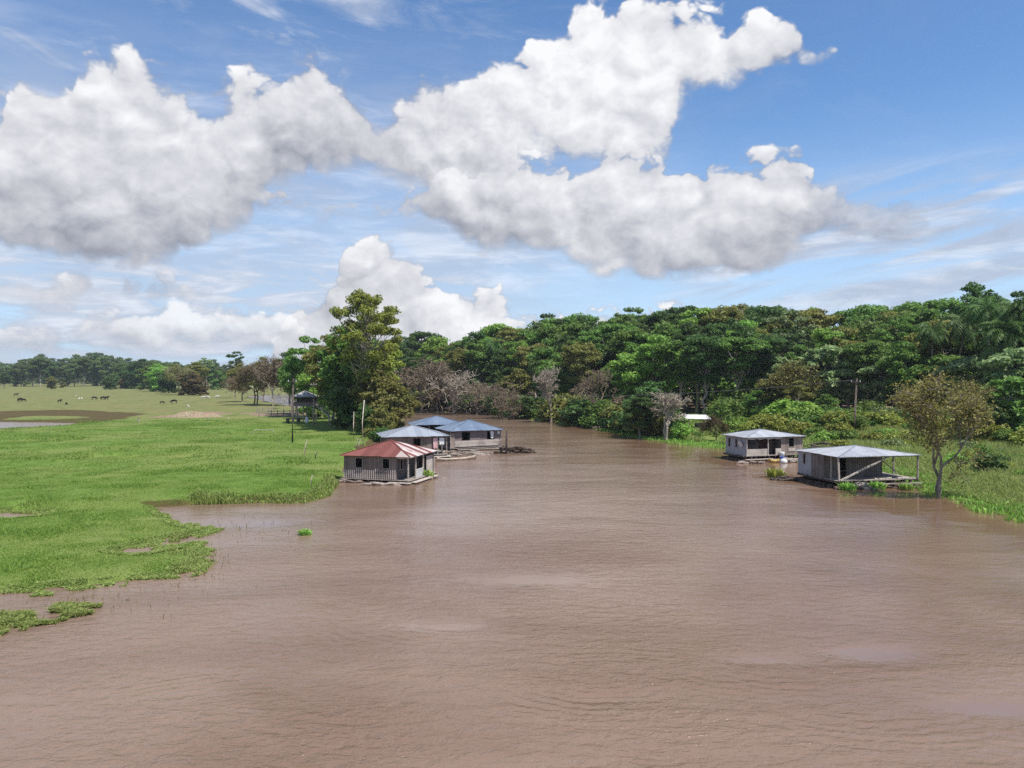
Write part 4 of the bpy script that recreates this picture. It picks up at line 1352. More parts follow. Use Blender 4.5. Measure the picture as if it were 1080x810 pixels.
PG = 'palms in the forest'
PALMS = [('palm_b', 567, 378, 2, 'dark palm with drooping fronds at the forest edge past the log pile', 1.0), ('palm_a', 522, 356, 18, 'palm among the crowns above the river bend', 1.0), ('palm_b', 466, 384, 3, 'grey green palm behind the bare thicket at the river bend', 1.0),
         ('palm_a', 598, 352, 12, 'tall palm leaning over the pale trunks on the bank', 1.0), ('palm_c', 694, 336, 40, 'palm crown on the skyline left of the domed trees', 1.0),
         ('palm_a', 985, 338, 4, 'dark palm at left end of the palm cluster on the right', 1.15), ('palm_b', 1008, 326, 8, 'second palm of the cluster beneath the tallest lone tree', 1.2), ('palm_a', 1042, 310, 2, 'broad palm with shaggy hanging fronds in the middle of the palm cluster', 1.3),
         ('palm_c', 1058, 338, -4, 'short dark palm hanging in front of the palm cluster', 1.3), ('palm_a', 1076, 312, 0, 'tall palm at the right edge with arching fronds', 1.3), ('palm_b', 1100, 320, 0, 'palm just outside the right edge of the cluster', 1.3)]
for (k, px, tp_, dy, lab, wd) in PALMS:
    Y = interp(px, YFRONT) + dy
    x = ax(px, Y)
    plant_tree(k, 'palm_tree', lab, 'palm tree', x, Y, hz(tp_, Y) - gh(x, Y), 'dark green', PG, wide=wd * 0.66)

# bare and half bare trees along the right bank: key, px, base py, top py, label, bark, wide
BG_ = 'bare and thin trees along the right bank'
BARE = [('bare_white', 703, 462.5, 412, 'white barked bare tree with twiggy fan crown standing on the bank', 'pale', 1.45),
        ('bare_tan_a', 629, 447, 391, 'tan bare tree with two pale stems at the water', 'tan', 1.0),
        ('bare_tan_b', 443, 433.5, 377, 'large tan bare thicket tree, leftmost at the river bend', 'tan', 1.25),
        ('bare_tan_a', 462, 434, 384, 'tan bare tree just right of the largest thicket', 'tan', 1.1),
        ('bare_tan_b', 484, 435, 389, 'pale bare tree with spreading grey branches over the bend', 'pale', 1.2),
        ('bare_tan_a', 501, 436, 404, 'low tan bare tree among dark bushes', 'tan', 1.2),
        ('bare_tan_b', 536, 440, 402, 'brownish bare scrub tree on the bank above the log pile', 'tan', 1.2),
        ('bare_white', 581, 444, 386, 'leaning pale tree with bent white limbs over dark shade', 'pale', 0.7),
        ('thin_olive', 836, 453, 384, 'brownish olive tree behind the porch house', 'dark', 1.2),
        ('thin_brown', 757, 465, 438, 'small dark brown tree near the small white roof', 'dark', 1.1),
        ('thin_yellow', 1022, 478, 402, 'brown twiggy tree behind the tree at the water', 'tan', 1.1)]
for (k, px, by, tp_, lab, bk, wd) in BARE:
    x, Y = gp(px, by, 0.3)
    plant_tree(k, 'bare_tree', lab, 'tree', x, Y, hz(tp_, Y) - gh(x, Y), None, BG_, bark=bk, wide=wd)
x, Y = gp(992, 523.5, 0.1)
t_ = plant_tree('thin_yellow', 'thin_tree', 'slender tree with low forked trunk and yellowish brown leaves standing at the water edge', 'tree', x, Y, hz(397, Y) - gh(x, Y), None, None, rz=2.2, wide=1.0)

# bushy trees hiding the foot of the wall
LOW = [(674, 412, 460, 'dark green', 'round_b', 'dark rounded tree at the water between the bare trees'), (690, 400, 458, 'dark green', 'bushy_b', 'dark bushy tree behind the white bare tree'),
       (820, 392, 452, 'olive green', 'bushy_a', 'olive bushy tree left behind the porch house'), (800, 410, 452, 'mid green', 'bushy_b', 'green climber covered tree on the vine slope'),
       (842, 400, 455, 'olive green', 'round_c', 'dull olive tree above the porch house roof'), (872, 415, 455, 'mid green', 'bushy_a', 'leafy tree between porch house and shed roofs'), (1074, 366, 470, 'silvery green', 'bigleaf_a', 'large leaved tree with pale foliage at the right edge'),
       (1066, 395, 476, 'mid green', 'bigleaf_b', 'young large leaved tree low at the right edge'), (960, 400, 452, 'dark green', 'bushy_b', 'dark bushy tree left of the brown twiggy tree'), (1040, 420, 476, 'dark green', 'bushy_a', 'dark bushy tree in the shade behind brown twiggy tree')]
for (px, tp_, by, tn, k, lab) in LOW:
    x, Y = gp(px, by, 0.4)
    plant_tree(k, 'bushy_tree', lab, 'tree', x, Y, hz(tp_, Y) - gh(x, Y), tn, 'bushy trees at the foot of the forest', wide=1.1)

# shrubs along the bank and slope
SG = 'shrubs along the right bank'
shrubs = 0
SPOT = [('shrub_a', 0.6), ('shrub_b', 0.7), ('shrub_c', 0.5)]


def shrub(px, by, h, tone, lab, key=None, wide=1.15):
    global shrubs
    x, Y = gp(px, by, 0.5)
    if ground_full(np.array([x]), np.array([Y]))[1][0] < 0.3: return
    k = key or ('shrub_a', 'shrub_b', 'shrub_c')[shrubs % 3]
    shrubs += 1
    plant_tree(k, 'shrub', lab, 'shrub', x, Y, h, tone, SG, wide=wide)


px = 424
while px < 700:
    by = interp(px, [(425, 431), (440, 431.5), (480, 433), (520, 436.5), (560, 441), (600, 444.5), (640, 450), (700, 460)]) - rf.uniform(0.3, 2.2)
    shrub(px, by, rf.uniform(2.6, 6.0), rf.choice(['dark green', 'olive green', 'mid green']), f"low shrub at the waterline by {anchor(px)}")
    px += rf.uniform(4.5, 8.5)
px = 715
while px < 1085:
    for lay in range(3):
        by = interp(px, [(715, 461), (760, 460), (820, 462), (870, 466), (920, 464), (980, 468), (1030, 474), (1085, 484)]) - lay * 4.5 - rf.uniform(0, 3)
        if 845 < px < 860: continue
        low_ = 716 < px < 772
        shrub(px + rf.uniform(-6, 6), by, rf.uniform(0.7, 1.2) if low_ else rf.uniform(1.6, 3.6), rf.choice(['bright green', 'mid green', 'mid green', 'silvery green'] if lay else ['bright green', 'mid green', 'yellow green']),
              f"{('leafy', 'green', 'broad leaved')[lay]} shrub {('low on', 'partway up', 'high on')[lay]} the bank near {anchor(px)}")
    px += rf.uniform(11, 17)
px = 862
k_ = 0
while px < 1088:
    by = interp(px, [(862, 468), (900, 470), (960, 474), (1000, 482), (1040, 488), (1088, 500)]) + rf.uniform(-5, 9)
    if not (836 < px < 972 and by > 478) and not (975 < px < 1006):
        shrub(px, by, rf.uniform(1.1, 2.4), ('mid green', 'bright green', 'silvery green', 'yellow green')[k_ % 4], f"{('mid green', 'bright', 'pale leaved', 'yellowish')[k_ % 4]} bush in the tall grass near {anchor(px)}", ('shrub_b', 'shrub_a', 'shrub_c')[k_ % 3], 1.1)
    k_ += 1
    px += rf.uniform(6, 11)
for (px, by, h) in ((835, 456, 5.0), (848, 458, 4.2), (822, 455, 3.6)):
    shrub(px, by, h, 'bright green', f"tall bright shrub standing right behind the porch house roof", 'shrub_b', 1.3)
for (px, by, h) in ((778, 447, 6), (790, 443, 8), (805, 441, 9), (815, 446, 7), (770, 450, 4.5), (795, 449, 5)):
    shrub(px, by, h, 'mid green', 'tall vine covered mound on the slope behind the porch house', 'shrub_c', 1.0)
for (px, by, h, lab) in ((1042, 502, 2.6, 'single dark shrub standing in the tall grass at right'), (1060, 496, 1.6, 'small shrub beside the dark one in tall grass')):
    shrub(px, by, h, 'dark green', lab, 'shrub_b', 0.8)

# the wood behind, one mass
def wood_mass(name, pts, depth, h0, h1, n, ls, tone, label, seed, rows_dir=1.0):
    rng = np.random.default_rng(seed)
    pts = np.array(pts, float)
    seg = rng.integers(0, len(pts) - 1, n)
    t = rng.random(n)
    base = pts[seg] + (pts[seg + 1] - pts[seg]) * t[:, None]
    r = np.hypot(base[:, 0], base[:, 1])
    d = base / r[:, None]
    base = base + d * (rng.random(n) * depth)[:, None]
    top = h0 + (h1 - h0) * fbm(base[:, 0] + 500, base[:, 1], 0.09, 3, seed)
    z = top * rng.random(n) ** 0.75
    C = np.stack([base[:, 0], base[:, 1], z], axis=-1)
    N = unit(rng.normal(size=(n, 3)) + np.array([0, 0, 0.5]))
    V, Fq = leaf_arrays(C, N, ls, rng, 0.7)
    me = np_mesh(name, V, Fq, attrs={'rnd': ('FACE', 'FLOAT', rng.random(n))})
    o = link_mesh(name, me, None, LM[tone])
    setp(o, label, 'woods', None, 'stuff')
    return o


pts = []
for px in range(395, 1240, 15):
    Y = interp(px, YFRONT) + 58
    pts.append((ax(px, Y), Y))
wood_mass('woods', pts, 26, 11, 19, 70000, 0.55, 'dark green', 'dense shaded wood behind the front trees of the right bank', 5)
# ------------------------------------------------------------------ left bank trees
LG = 'tree group by the stilt hut'
LEFT = [  # key, px, base py, top py, tone, label, wide, bark
    ('emergent', 396, 454, 304, 'yellow green', 'tallest tree of the left bank with open airy crown and pale upright limbs', 1.0, 'pale'),
    ('round_c', 393, 450, 340, 'yellow green', 'yellowish leafy tree round the foot of the tallest left bank tree', 1.0, 'grey'),
    ('bushy_a', 398, 455, 388, 'olive green', 'olive bush covered tree low under the tallest left bank tree', 1.0, 'grey'),
    ('round_a', 372, 450, 342, 'mid green', 'dense green tree just left of the tallest left bank tree', 1.0, 'grey'),
    ('bushy_b', 372, 452, 392, 'dark green', 'dark low tree in the shade behind the stairs of the hut', 1.1, 'dark'),
    ('round_b', 352, 447, 352, 'olive green', 'olive rounded tree behind the stilt hut at right', 0.9, 'grey'),
    ('bigleaf_a', 356, 450, 394, 'mid green', 'pale leaved young tree right of the stilt hut', 0.9, 'grey'),
    ('round_c', 324, 440, 353, 'mid green', 'upright green tree rising behind the stilt hut', 1.0, 'grey'),
    ('bushy_a', 334, 442, 386, 'bright green', 'bright bushy tree behind the hut roof', 1.0, 'grey'),
    ('round_a', 312, 437, 374, 'mid green', 'green tree left of the stilt hut', 0.9, 'pale'),
    ('bushy_b', 411, 457, 402, 'olive green', 'thin leafed tree leaning over the river bank by the zinc roofed house', 1.0, 'grey'),
    ('bushy_b', 404, 460, 425, 'olive green', 'low bush at the bank edge above the zinc roof', 0.8, 'grey'),
    ('bushy_a', 384, 459, 424, 'dark green', 'low dark bush between the thin poles and the tree', 0.8, 'dark'),
    ('open_b', 300, 431, 384, 'bright green', 'light green tree with whitish trunk left of the hut', 0.7, 'pale'),
    ('thin_olive', 288, 428, 380, 'brown', 'half bare tree with long pale trunk beside the channel', 0.9, 'pale'),
    ('thin_brown', 268, 427, 379, 'brown', 'reddish brown tree at the edge of the channel', 1.2, 'tan'),
    ('round_b', 256, 424, 383, 'olive green', 'olive tree leftmost by the channel water', 1.0, 'grey'),
    ('open_b', 248, 420, 370, 'dark green', 'tall dark open tree above the brown trees', 0.8, 'grey'),
    ('round_c', 278, 420, 376, 'mid green', 'green tree behind the brown trees', 1.0, 'grey'),
    ('round_b', 306, 424, 372, 'dark green', 'dark tree in the gap left behind the hut trees', 1.0, 'grey'),
]
for (k, px, by, tp_, tn, lab, wd, bk) in LEFT:
    x, Y = gp(px, by, 0.5)
    plant_tree(k, 'riverside_tree', lab, 'tree', x, Y, hz(tp_, Y) - gh(x, Y), tn, LG, wide=wd, bark=bk)
for (px, by, h, tn, lab) in ((405, 462, 2.6, 'dark green', 'shrub hanging over the bank beside the zinc roof'), (396, 461, 2.2, 'olive green', 'olive shrub at the tree foot behind the red roof'), (388, 457, 2.6, 'dark green', 'dark shrub below the tallest left bank tree'),
                             (366, 451, 2.2, 'dark green', 'dark shrub beside the wooden platform'), (378, 453, 3.0, 'mid green', 'green shrub at the foot of the tallest left bank tree')):
    x, Y = gp(px, by, 0.5)
    plant_tree('shrub_a', 'shrub', lab, 'shrub', x, Y, h, tn, 'shrubs under the tallest left bank tree', wide=1.2)

# middle distance grove
MG = 'grove in the middle of the pasture'
MID = [('bushy_a', 142, 410, 381, 'dark green', 'dark round tree at the left end of the middle grove'), ('round_b', 153, 410, 378, 'dark green', 'dark tree next to the left end of the middle grove'), ('bushy_b', 158, 411.5, 384, 'mid green', 'green tree in the middle grove with a low crown'),
       ('bushy_a', 168, 413, 383, 'bright green', 'brightest green tree of the middle grove'), ('bushy_b', 178, 414.5, 389, 'dark green', 'dark low tree in front of the middle grove'), ('thin_olive', 188, 417, 386, 'olive green', 'half bare tree with forked white trunk in the middle grove'),
       ('bushy_a', 199, 417, 390, 'brown', 'brownish tree right of the forked white trunk'), ('round_b', 206, 415, 381, 'olive green', 'olive tree at the right side of the middle grove'), ('open_b', 218, 413, 377, 'silvery green', 'pale greyish rounded tree at the right end of the grove'),
       ('bushy_b', 211, 417, 398, 'brown', 'low brown tree at the right end of the middle grove'), ('bushy_b', 229, 411, 390, 'mid green', 'small tree past the right end of the grove'), ('bushy_a', 122, 408, 392, 'mid green', 'small tree standing left of the middle grove'),
       ('bushy_b', 116, 411, 396, 'dark green', 'dark small bush tree in the open pasture'), ('bushy_a', 54, 410.5, 396.5, 'olive green', 'small brownish bush tree alone in the pasture'), ('round_b', 4, 409.5, 393, 'dark green', 'dark small tree at the left edge of the pasture'),
       ('bushy_b', 66, 409, 402, 'olive green', 'tiny bush right of the brownish pasture tree'), ('bushy_b', 131, 410, 398, 'brown', 'brownish low bush beside the grove')]
for (k, px, by, tp_, tn, lab) in MID:
    x, Y = gp(px, by, 0.45)
    plant_tree(k, 'pasture_tree', lab, 'tree', x, Y, hz(tp_, Y) - gh(x, Y), tn, MG, wide=1.15, bark='pale' if 'white' in lab else 'grey')

# far tree line beyond the pasture: px, top, tone
FARG = 'tree line beyond the pasture'
rfar = random.Random(5)
FSKY = [(-60, 385), (0, 381), (10, 383), (20, 377), (30, 378), (48, 372), (58, 377), (66, 381), (78, 375), (95, 369), (108, 372), (120, 377), (136, 375), (150, 378), (170, 379), (190, 381), (210, 382), (222, 377), (235, 384), (250, 385), (280, 384), (320, 380), (360, 380)]
FNEAR = [(4, 'the left edge tree'), (20, 'the left black cattle'), (36, 'the cattle gap'), (54, 'the small brownish tree'), (80, 'the white birds'), (102, 'the dark cattle pair'), (120, 'the small open bush'), (142, 'the left grove end'), (165, 'the bright grove tree'), (190, 'the forked white trunk'), (215, 'the pale grove tree'), (240, 'the white cattle'), (275, 'the brown channel trees'), (320, 'the stilt hut')]
fk = ['far_a', 'far_b', 'round_a', 'far_a', 'umbrella_b', 'far_b', 'round_b', 'far_a']
ft = ['far green', 'dark green', 'far green', 'silvery green', 'far green', 'mid green', 'dark green', 'far green']
px, i = -16, 0
while px < 345:
    for row in range(2):
        Y = (640 if row == 0 else 760) + rfar.uniform(-35, 35)
        if px > 125: Y = (560 if row == 0 else 680) + rfar.uniform(-30, 30)
        pp = px + row * 6 + rfar.uniform(-2, 2)
        tp_ = interp(pp, FSKY) + (3.5 if row == 0 else -0.5) + rfar.uniform(-1.0, 3.0)
        x = ax(pp, Y)
        k = fk[(i * 3 + row) % 8]
        tn = ft[(i * 5 + row * 3) % 8]
        near = min(FNEAR, key=lambda q: abs(q[0] - pp))[1]
        lab = f"{tn.replace('far green', 'bluish green')} {SHAPE[k]} tree in the far line {'behind' if row else 'beyond'} {near}"
        plant_tree(k, 'far_tree', lab, 'tree', x, Y, hz(tp_, Y) - 0.45, tn, FARG, wide=rfar.uniform(0.9, 1.2), bark='pale' if rfar.random() < 0.2 else 'grey', z=0.45)
        i += 1
    px += rfar.uniform(8.5, 12.5)
pts = [(ax(q, 840.0), 840.0) for q in range(-260, 420, 40)]
wood_mass('far_woods', pts, 60, 12, 20, 60000, 1.1, 'far green', 'far wood closing the pasture behind the tree line', 9)
# ------------------------------------------------------------------ stilt hut on the pasture
hx, hy = gp(318.5, 446, 0.5)
HY0 = hy + 2.2
gz = gh(hx, HY0)
hut = thing('stilt_hut', 'small dark hut on tall stilts with pale hipped roof and stairs at its right side', 'hut', (hx, HY0, gz), R(4))
pz = hz(428.5, hy) - gz
ez = hz(418.6, hy) - gz
tz = hz(412.0, hy + 2) - gz
for sx in (-1.9, 0.0, 1.9):
    for sy in (-1.7, 1.7):
        post(hut, sx, sy, -0.3, pz, M['post_wood'], 0.17, 'stilt')
MB().box((0, 0, pz + 0.06), (4.5, 4.2, 0.14)).build('floor_platform', M['deck_wood'], hut)
for (a, b) in (((-2.0, -1.85), (2.0, -1.85)), ((-2.0, 1.85), (-2.0, -1.82)), ((2.0, -1.82), (2.0, 1.85))):
    wall('half_wall', hut, a, b, pz + 0.13, pz + 0.75, M['grey_plank_flat'])
wall('rear_wall', hut, (2.0, 1.9), (-2.0, 1.9), pz + 0.13, ez, M['dark_plank'])
for sx in (-2.0, 2.0):
    for sy in (-1.85, 1.85): post(hut, sx, sy, pz + 0.13, ez + 0.02, M['post_wood'], 0.12)
sheet_roof('roof', hut, 5.0, 4.7, ez, tz, [M['roof_old'], M['roof_old']], lambda s, i, n: 0, (0, 0), 0.8, seed=60)
MB().bar((2.2, -0.4, pz + 0.05), (6.0, -0.9, 0.2), 0.09, 0.20).bar((2.2, 0.5, pz + 0.05), (6.0, 0.0, 0.2), 0.09, 0.20).build('stair_stringer', M['pale_wood'], hut)
mb = MB()
for i in range(11):
    t = (i + 0.5) / 11
    mb.box((2.2 + 3.8 * t, 0.05 - 0.5 * t, pz * (1 - t) + 0.1 * t + 0.1), (0.28, 0.95, 0.05))
mb.build('stair_tread', M['post_wood'], hut)
mb = MB().bar((2.2, -0.45, pz + 0.9), (6.0, -0.95, 1.05), 0.06, 0.08)
mb.build('handrail', M['pale_wood'], hut)

# wooden platform and rail fence by the hut
x, y = gp(363, 446.5, 0.5)
pf = thing('wooden_platform', 'low wooden platform table in the shade at the foot of the hut stairs', 'platform', (x, y, gh(x, y)), R(5))
MB().box((0, 0, 1.35), (4.4, 2.0, 0.10)).build('top', M['post_wood'], pf)
for sx in (-2.0, 2.0):
    for sy in (-0.8, 0.8): post(pf, sx, sy, -0.2, 1.3, M['dark_wood'], 0.12, 'leg')
x, y = gp(347, 448, 0.5)
wp = thing('wooden_post', 'thick grey post with a crossbar standing left of the shaded platform', 'post', (x, y, gh(x, y)))
MB().tube([(0, 0, -.2), (0.05, 0, 3.6)], [0.16, 0.13], 8).build('shaft', M['post_wood'], wp)
MB().bar((-1.6, 0, 3.3), (0.2, 0, 3.3), 0.08).build('crossbar', M['post_wood'], wp)


def fence(name, lab, px0, px1, py0, py1, n, h, rails, m):
    a, b = gp(px0, py0, 0.5), gp(px1, py1, 0.5)
    t = thing(name, lab, 'fence', (a[0], a[1], gh(*a)))
    dx, dy = b[0] - a[0], b[1] - a[1]
    rn = random.Random(hash(lab) % 1000 if False else len(lab))
    for i in range(n):
        q = i / (n - 1)
        post(t, dx * q, dy * q, -0.3, h + rn.uniform(-.1, .25), m, 0.15)
    for k in range(rails):
        z = h * (k + 0.8) / (rails + 0.3)
        MB().bar((0, -0.09, z), (dx, dy - 0.09, z + rn.uniform(-.08, .08)), 0.05, 0.15).build('rail', m, t)
    return t


fence('rail_fence', 'weathered corral fence of boards left of the stilt hut', 273, 312, 440, 439, 7, 1.5, 3, M['post_wood'])
fence('rail_fence', 'low cattle pen rails under the stilt hut', 314, 338, 441.5, 441.5, 5, 1.5, 3, M['post_wood'])
fence('rail_fence', 'short board fence just left of the corral fence', 271, 289, 436, 435.5, 4, 1.5, 3, M['post_wood'])
x, y = gp(323.5, 446, 0.5)
ws = setp(MB().tube([(0, 0, -0.05), (0, 0, 0.2), (0, 0, 0.75), (0, 0, 1.25)], [0.28, 0.36, 0.33, 0.12], 12).build('feed_sack', M['white_cloth'], None, True), 'white sack standing on the grass under the stilt hut', 'sack')
ws.location = (x, y, gh(x, y))
for (px, py, c) in ((303.5, 446, 'dark barrel left of the hut posts'), (315, 445, 'dark barrel between the hut posts')):
    x, y = gp(px, py, 0.5)
    o = MB().tube([(0, 0, -0.05), (0, 0, 0.12), (0, 0, 0.5), (0, 0, 0.9), (0, 0, 0.95)], [0.30, 0.32, 0.34, 0.32, 0.28], 14).build('barrel', M['dark_wood'], None, True)
    o.location = (x, y, gh(x, y)); setp(o, c, 'barrel')

# ------------------------------------------------------------------ poles
def pole(name, lab, cat, px, by, tp, r, m, cross=None, group=None, zz=0.5):
    x, y = gp(px, by, zz)
    z0 = gh(x, y)
    H = hz(tp, y) - z0
    t = thing(name, lab, cat, (x, y, z0), 0, group)
    rn = random.Random(int(px * 7))
    MB().tube([(0, 0, -0.4), (rn.uniform(-.1, .1), 0, H * 0.5), (rn.uniform(-.15, .15) + 0.1, 0, H)], [r, r * 0.85, r * 0.7], 8).build('shaft', m, t, True)
    if cross:
        MB().bar((-cross / 2, -r, H - 0.5), (cross / 2, -r, H - 0.5), 0.10, 0.12).build('crossarm', m, t)
        for s in (-1, 1):
            MB().tube([(s * (cross / 2 - 0.12), -r, H - 0.44), (s * (cross / 2 - 0.12), -r, H - 0.24)], [0.06, 0.04], 8).build('insulator', M['white_plastic'], t)
    return t, Vector((x, y, z0 + H))


UG = 'utility poles'
p1, top1 = pole('utility_pole', 'dark wooden pole with crossarm standing in the grass left of the hut', 'utility pole', 308.5, 467, 399, 0.17, M['dark_wood'], 1.3, UG)
p2, top2 = pole('utility_pole', 'wooden pole close at the right of the stilt hut', 'utility pole', 331, 449, 403, 0.17, M['post_wood'], 1.2, UG)
p3, top3 = pole('utility_pole', 'dark pole standing behind the open shed on the right bank', 'utility pole', 902, 463.5, 399, 0.17, M['dark_wood'], 1.4, UG, zz=1.3)
TG = 'thin poles by the tree on the left bank'
pole('thin_pole', 'tallest pale thin pole before the left bank tree', 'pole', 383, 468, 422, 0.09, M['pale_wood'], None, TG)
pole('thin_pole', 'middle thin pole left of the tallest pale one', 'pole', 373, 464, 434, 0.075, M['post_wood'], None, TG)
pole('thin_pole', 'short thin pole between the other two by the tree', 'pole', 378.5, 459, 442, 0.065, M['post_wood'], None, TG)
SG2 = 'stakes in the pasture'
for (px, by, tp, lab, r) in ((322, 486.5, 463.5, 'tall leaning stake with pale top in the near grass', 0.07), (333, 485, 477, 'short dark stake right of the leaning stake', 0.08), (379.5, 472, 463, 'short stake at the bank behind the red roof', 0.06), (376, 473, 462, 'thin stake beside the bank left of the red roof', 0.05),
                             (329, 515, 501, 'stake at the water edge left of the red roofed house', 0.05), (146.5, 444, 440, 'short thick stump post by the mud strip', 0.25), (219, 443, 439.5, 'small post in front of the earth heap', 0.12), (241, 443, 440, 'small post right of the earth heap', 0.10)):
    pole('stake', lab, 'stake', px, by, tp, r, M['post_wood'] if 'dark' not in lab else M['dark_wood'], None, SG2)
# wire over the river
pts = []
A_, B_ = top2 + Vector((0.6, -0.2, -0.25)), top3 + Vector((-0.6, -0.2, -0.25))
for i in range(41):
    t = i / 40
    p = A_.lerp(B_, t); p.z -= 2.35 * 4 * t * (1 - t)
    pts.append(p)
M['wire'] = plain_mat('wire_metal', (0.10, 0.10, 0.10), (0.16, 0.16, 0.16), 1, 0.5)
setp(MB().tube(pts, 0.028, 6).build('power_line', M['wire'], None, True), 'thin sagging power line strung across the river', 'power line')
pts2 = []
A_, B_ = top1 + Vector((0.55, -0.17, -0.25)), top2 + Vector((-0.5, -0.2, -0.25))
for i in range(13):
    t = i / 12; p = A_.lerp(B_, t); p.z -= 0.5 * 4 * t * (1 - t); pts2.append(p)
setp(MB().tube(pts2, 0.022, 6).build('power_line', M['wire'], None, True), 'short wire between the two poles by the hut', 'power line')

# ------------------------------------------------------------------ cattle
def cow_mesh(name, graze, m):
    me = bpy.data.meshes.new(name)
    J = [(-0.72, 0, 1.12), (-0.25, 0, 1.10), (0.25, 0, 1.10), (0.62, 0, 1.16)]           # pelvis .. withers
    Rr = [0.27, 0.36, 0.37, 0.31]
    E = [(0, 1), (1, 2), (2, 3)]
    def ad(p, r, par):
        J.append(p); Rr.append(r); E.append((par, len(J) - 1)); return len(J) - 1
    if graze:
        n = ad((0.92, 0, 0.95), 0.19, 3); h = ad((1.12, 0, 0.52), 0.14, n); z = ad((1.22, 0, 0.22), 0.09, h)
    else:
        n = ad((0.95, 0, 1.34), 0.19, 3); h = ad((1.20, 0, 1.46), 0.15, n); z = ad((1.50, 0, 1.34), 0.09, h)
    hd = J[h]
    for s in (-1, 1):
        e = ad((hd[0] - 0.05, s * 0.22, hd[2] + 0.06), 0.035, h)
        a = ad((0.60, s * 0.17, 0.80), 0.13, 3); k = ad((0.62, s * 0.18, 0.42), 0.07, a); f = ad((0.62, s * 0.18, 0.03), 0.06, k)
        a = ad((-0.68, s * 0.17, 0.80), 0.16, 0); k = ad((-0.84, s * 0.18, 0.46), 0.07, a); f = ad((-0.76, s * 0.18, 0.03), 0.06, k)
    t1 = ad((-1.02, 0, 1.08), 0.05, 0); t2 = ad((-1.10, 0, 0.62), 0.03, t1); ad((-1.10, 0, 0.42), 0.05, t2)
    me.from_pydata(J, E, [])
    o = bpy.data.objects.new(name + '_raw', me); COL.objects.link(o)
    sk = o.modifiers.new('Skin', 'SKIN')
    sv = me.skin_vertices[0].data
    for i, r in enumerate(Rr): sv[i].radius = (r, r)
    sv[0].use_root = True
    ss_ = o.modifiers.new('Subsurf', 'SUBSURF'); ss_.levels = 1; ss_.render_levels = 1
    dg = bpy.context.evaluated_depsgraph_get()
    out = bpy.data.meshes.new_from_object(o.evaluated_get(dg))
    bpy.data.objects.remove(o)
    out.name = name
    out.materials.clear(); out.materials.append(m)
    out.polygons.foreach_set('use_smooth', [True] * len(out.polygons))
    return out


M['hide_black'] = plain_mat('hide_black', (0.012, 0.010, 0.009), (0.03, 0.025, 0.022), 3)
M['hide_white'] = plain_mat('hide_white', (0.44, 0.40, 0.36), (0.58, 0.54, 0.50), 3)
M['hide_brown'] = plain_mat('hide_brown', (0.05, 0.03, 0.02), (0.10, 0.06, 0.04), 3)
cg, cs_, cw = cow_mesh('cow_grazing', True, M['hide_black']), cow_mesh('cow_standing', False, M['hide_black']), cow_mesh('cow_white', False, M['hide_white'])
COWS = [(17, 418, cs_, 20, 'black cow standing farthest left in the far pasture', 1.0), (21.5, 423.6, cg, 170, 'black cow grazing near the left edge of the pasture', 1.2), (24.4, 423.8, cg, 20, 'black cow beside the grazing one near the left edge', 1.0),
        (63, 424.5, cs_, 70, 'small black cow seen end on in the pasture', 0.9), (70, 427.2, cg, 100, 'black calf nearest the mud strip', 0.75), (99.5, 421.6, cg, 10, 'black cow left of the dark pair in mid pasture', 1.1),
        (109, 421.6, cg, 185, 'black cow of the dark pair with its head down left', 1.15), (112, 421.9, cs_, 10, 'black cow of the dark pair, right one', 1.1), (171, 426.2, cg, 40, 'small black cow in front of the middle grove', 0.85), (183.5, 425.6, cg, 190, 'larger black cow in front of the middle grove', 1.15)]
for (px, py, me, a, lab, s) in COWS:
    x, y = gp(px, py, 0.5)
    o = bpy.data.objects.new('cow', me); COL.objects.link(o)
    o.location = (x, y, gh(x, y)); o.rotation_euler = (0, 0, R(a)); o.scale = (s * 0.85,) * 3
    setp(o, lab, 'cow', 'cattle grazing in the far pasture')
for (px, py, a, lab, s) in ((214.5, 421.5, 10, 'white cow left of the pair near the grove end', 1.1), (219.5, 421.3, 170, 'white cow in the middle by the grove end', 1.1), (229, 420.6, 15, 'white cow on the right near the channel', 1.05)):
    x, y = gp(px, py, 0.5)
    o = bpy.data.objects.new('cow', cw); COL.objects.link(o)
    o.location = (x, y, gh(x, y)); o.rotation_euler = (0, 0, R(a)); o.scale = (s * 0.85,) * 3
    setp(o, lab, 'cow', 'white cattle by the grove')
# white birds among them
bm_ = MB().tube([(-0.22, 0, 0.45), (-0.1, 0, 0.52), (0.1, 0, 0.58), (0.2, 0, 0.72), (0.24, 0, 0.86), (0.36, 0, 0.87)], [0.03, 0.11, 0.12, 0.05, 0.055, 0.012], 8)
bm_.tube([(0.0, 0.05, 0.5), (0.02, 0.05, 0.0)], 0.012, 5).tube([(0.0, -0.05, 0.5), (0.02, -0.05, 0.0)], 0.012, 5)
b0 = bm_.build('white_bird', M['white_cloth'], None, True)
for i, (px, py, lab) in enumerate(((80, 419.5, 'white egret like bird nearest the far trees'), (83.5, 422.5, 'white bird left of the two standing together'), (86.5, 422.3, 'white bird right of the two standing together'), (199, 431.5, 'white bird at the top of the earth heap'))):
    o = b0 if i == 0 else b0.copy()
    if i: COL.objects.link(o)
    x, y = gp(px, py, 0.5)
    o.location = (x, y, gh(x, y)); o.rotation_euler = (0, 0, 1.3 * i); o.scale = (1.4,) * 3
    setp(o, lab, 'bird', 'white birds in the pasture')

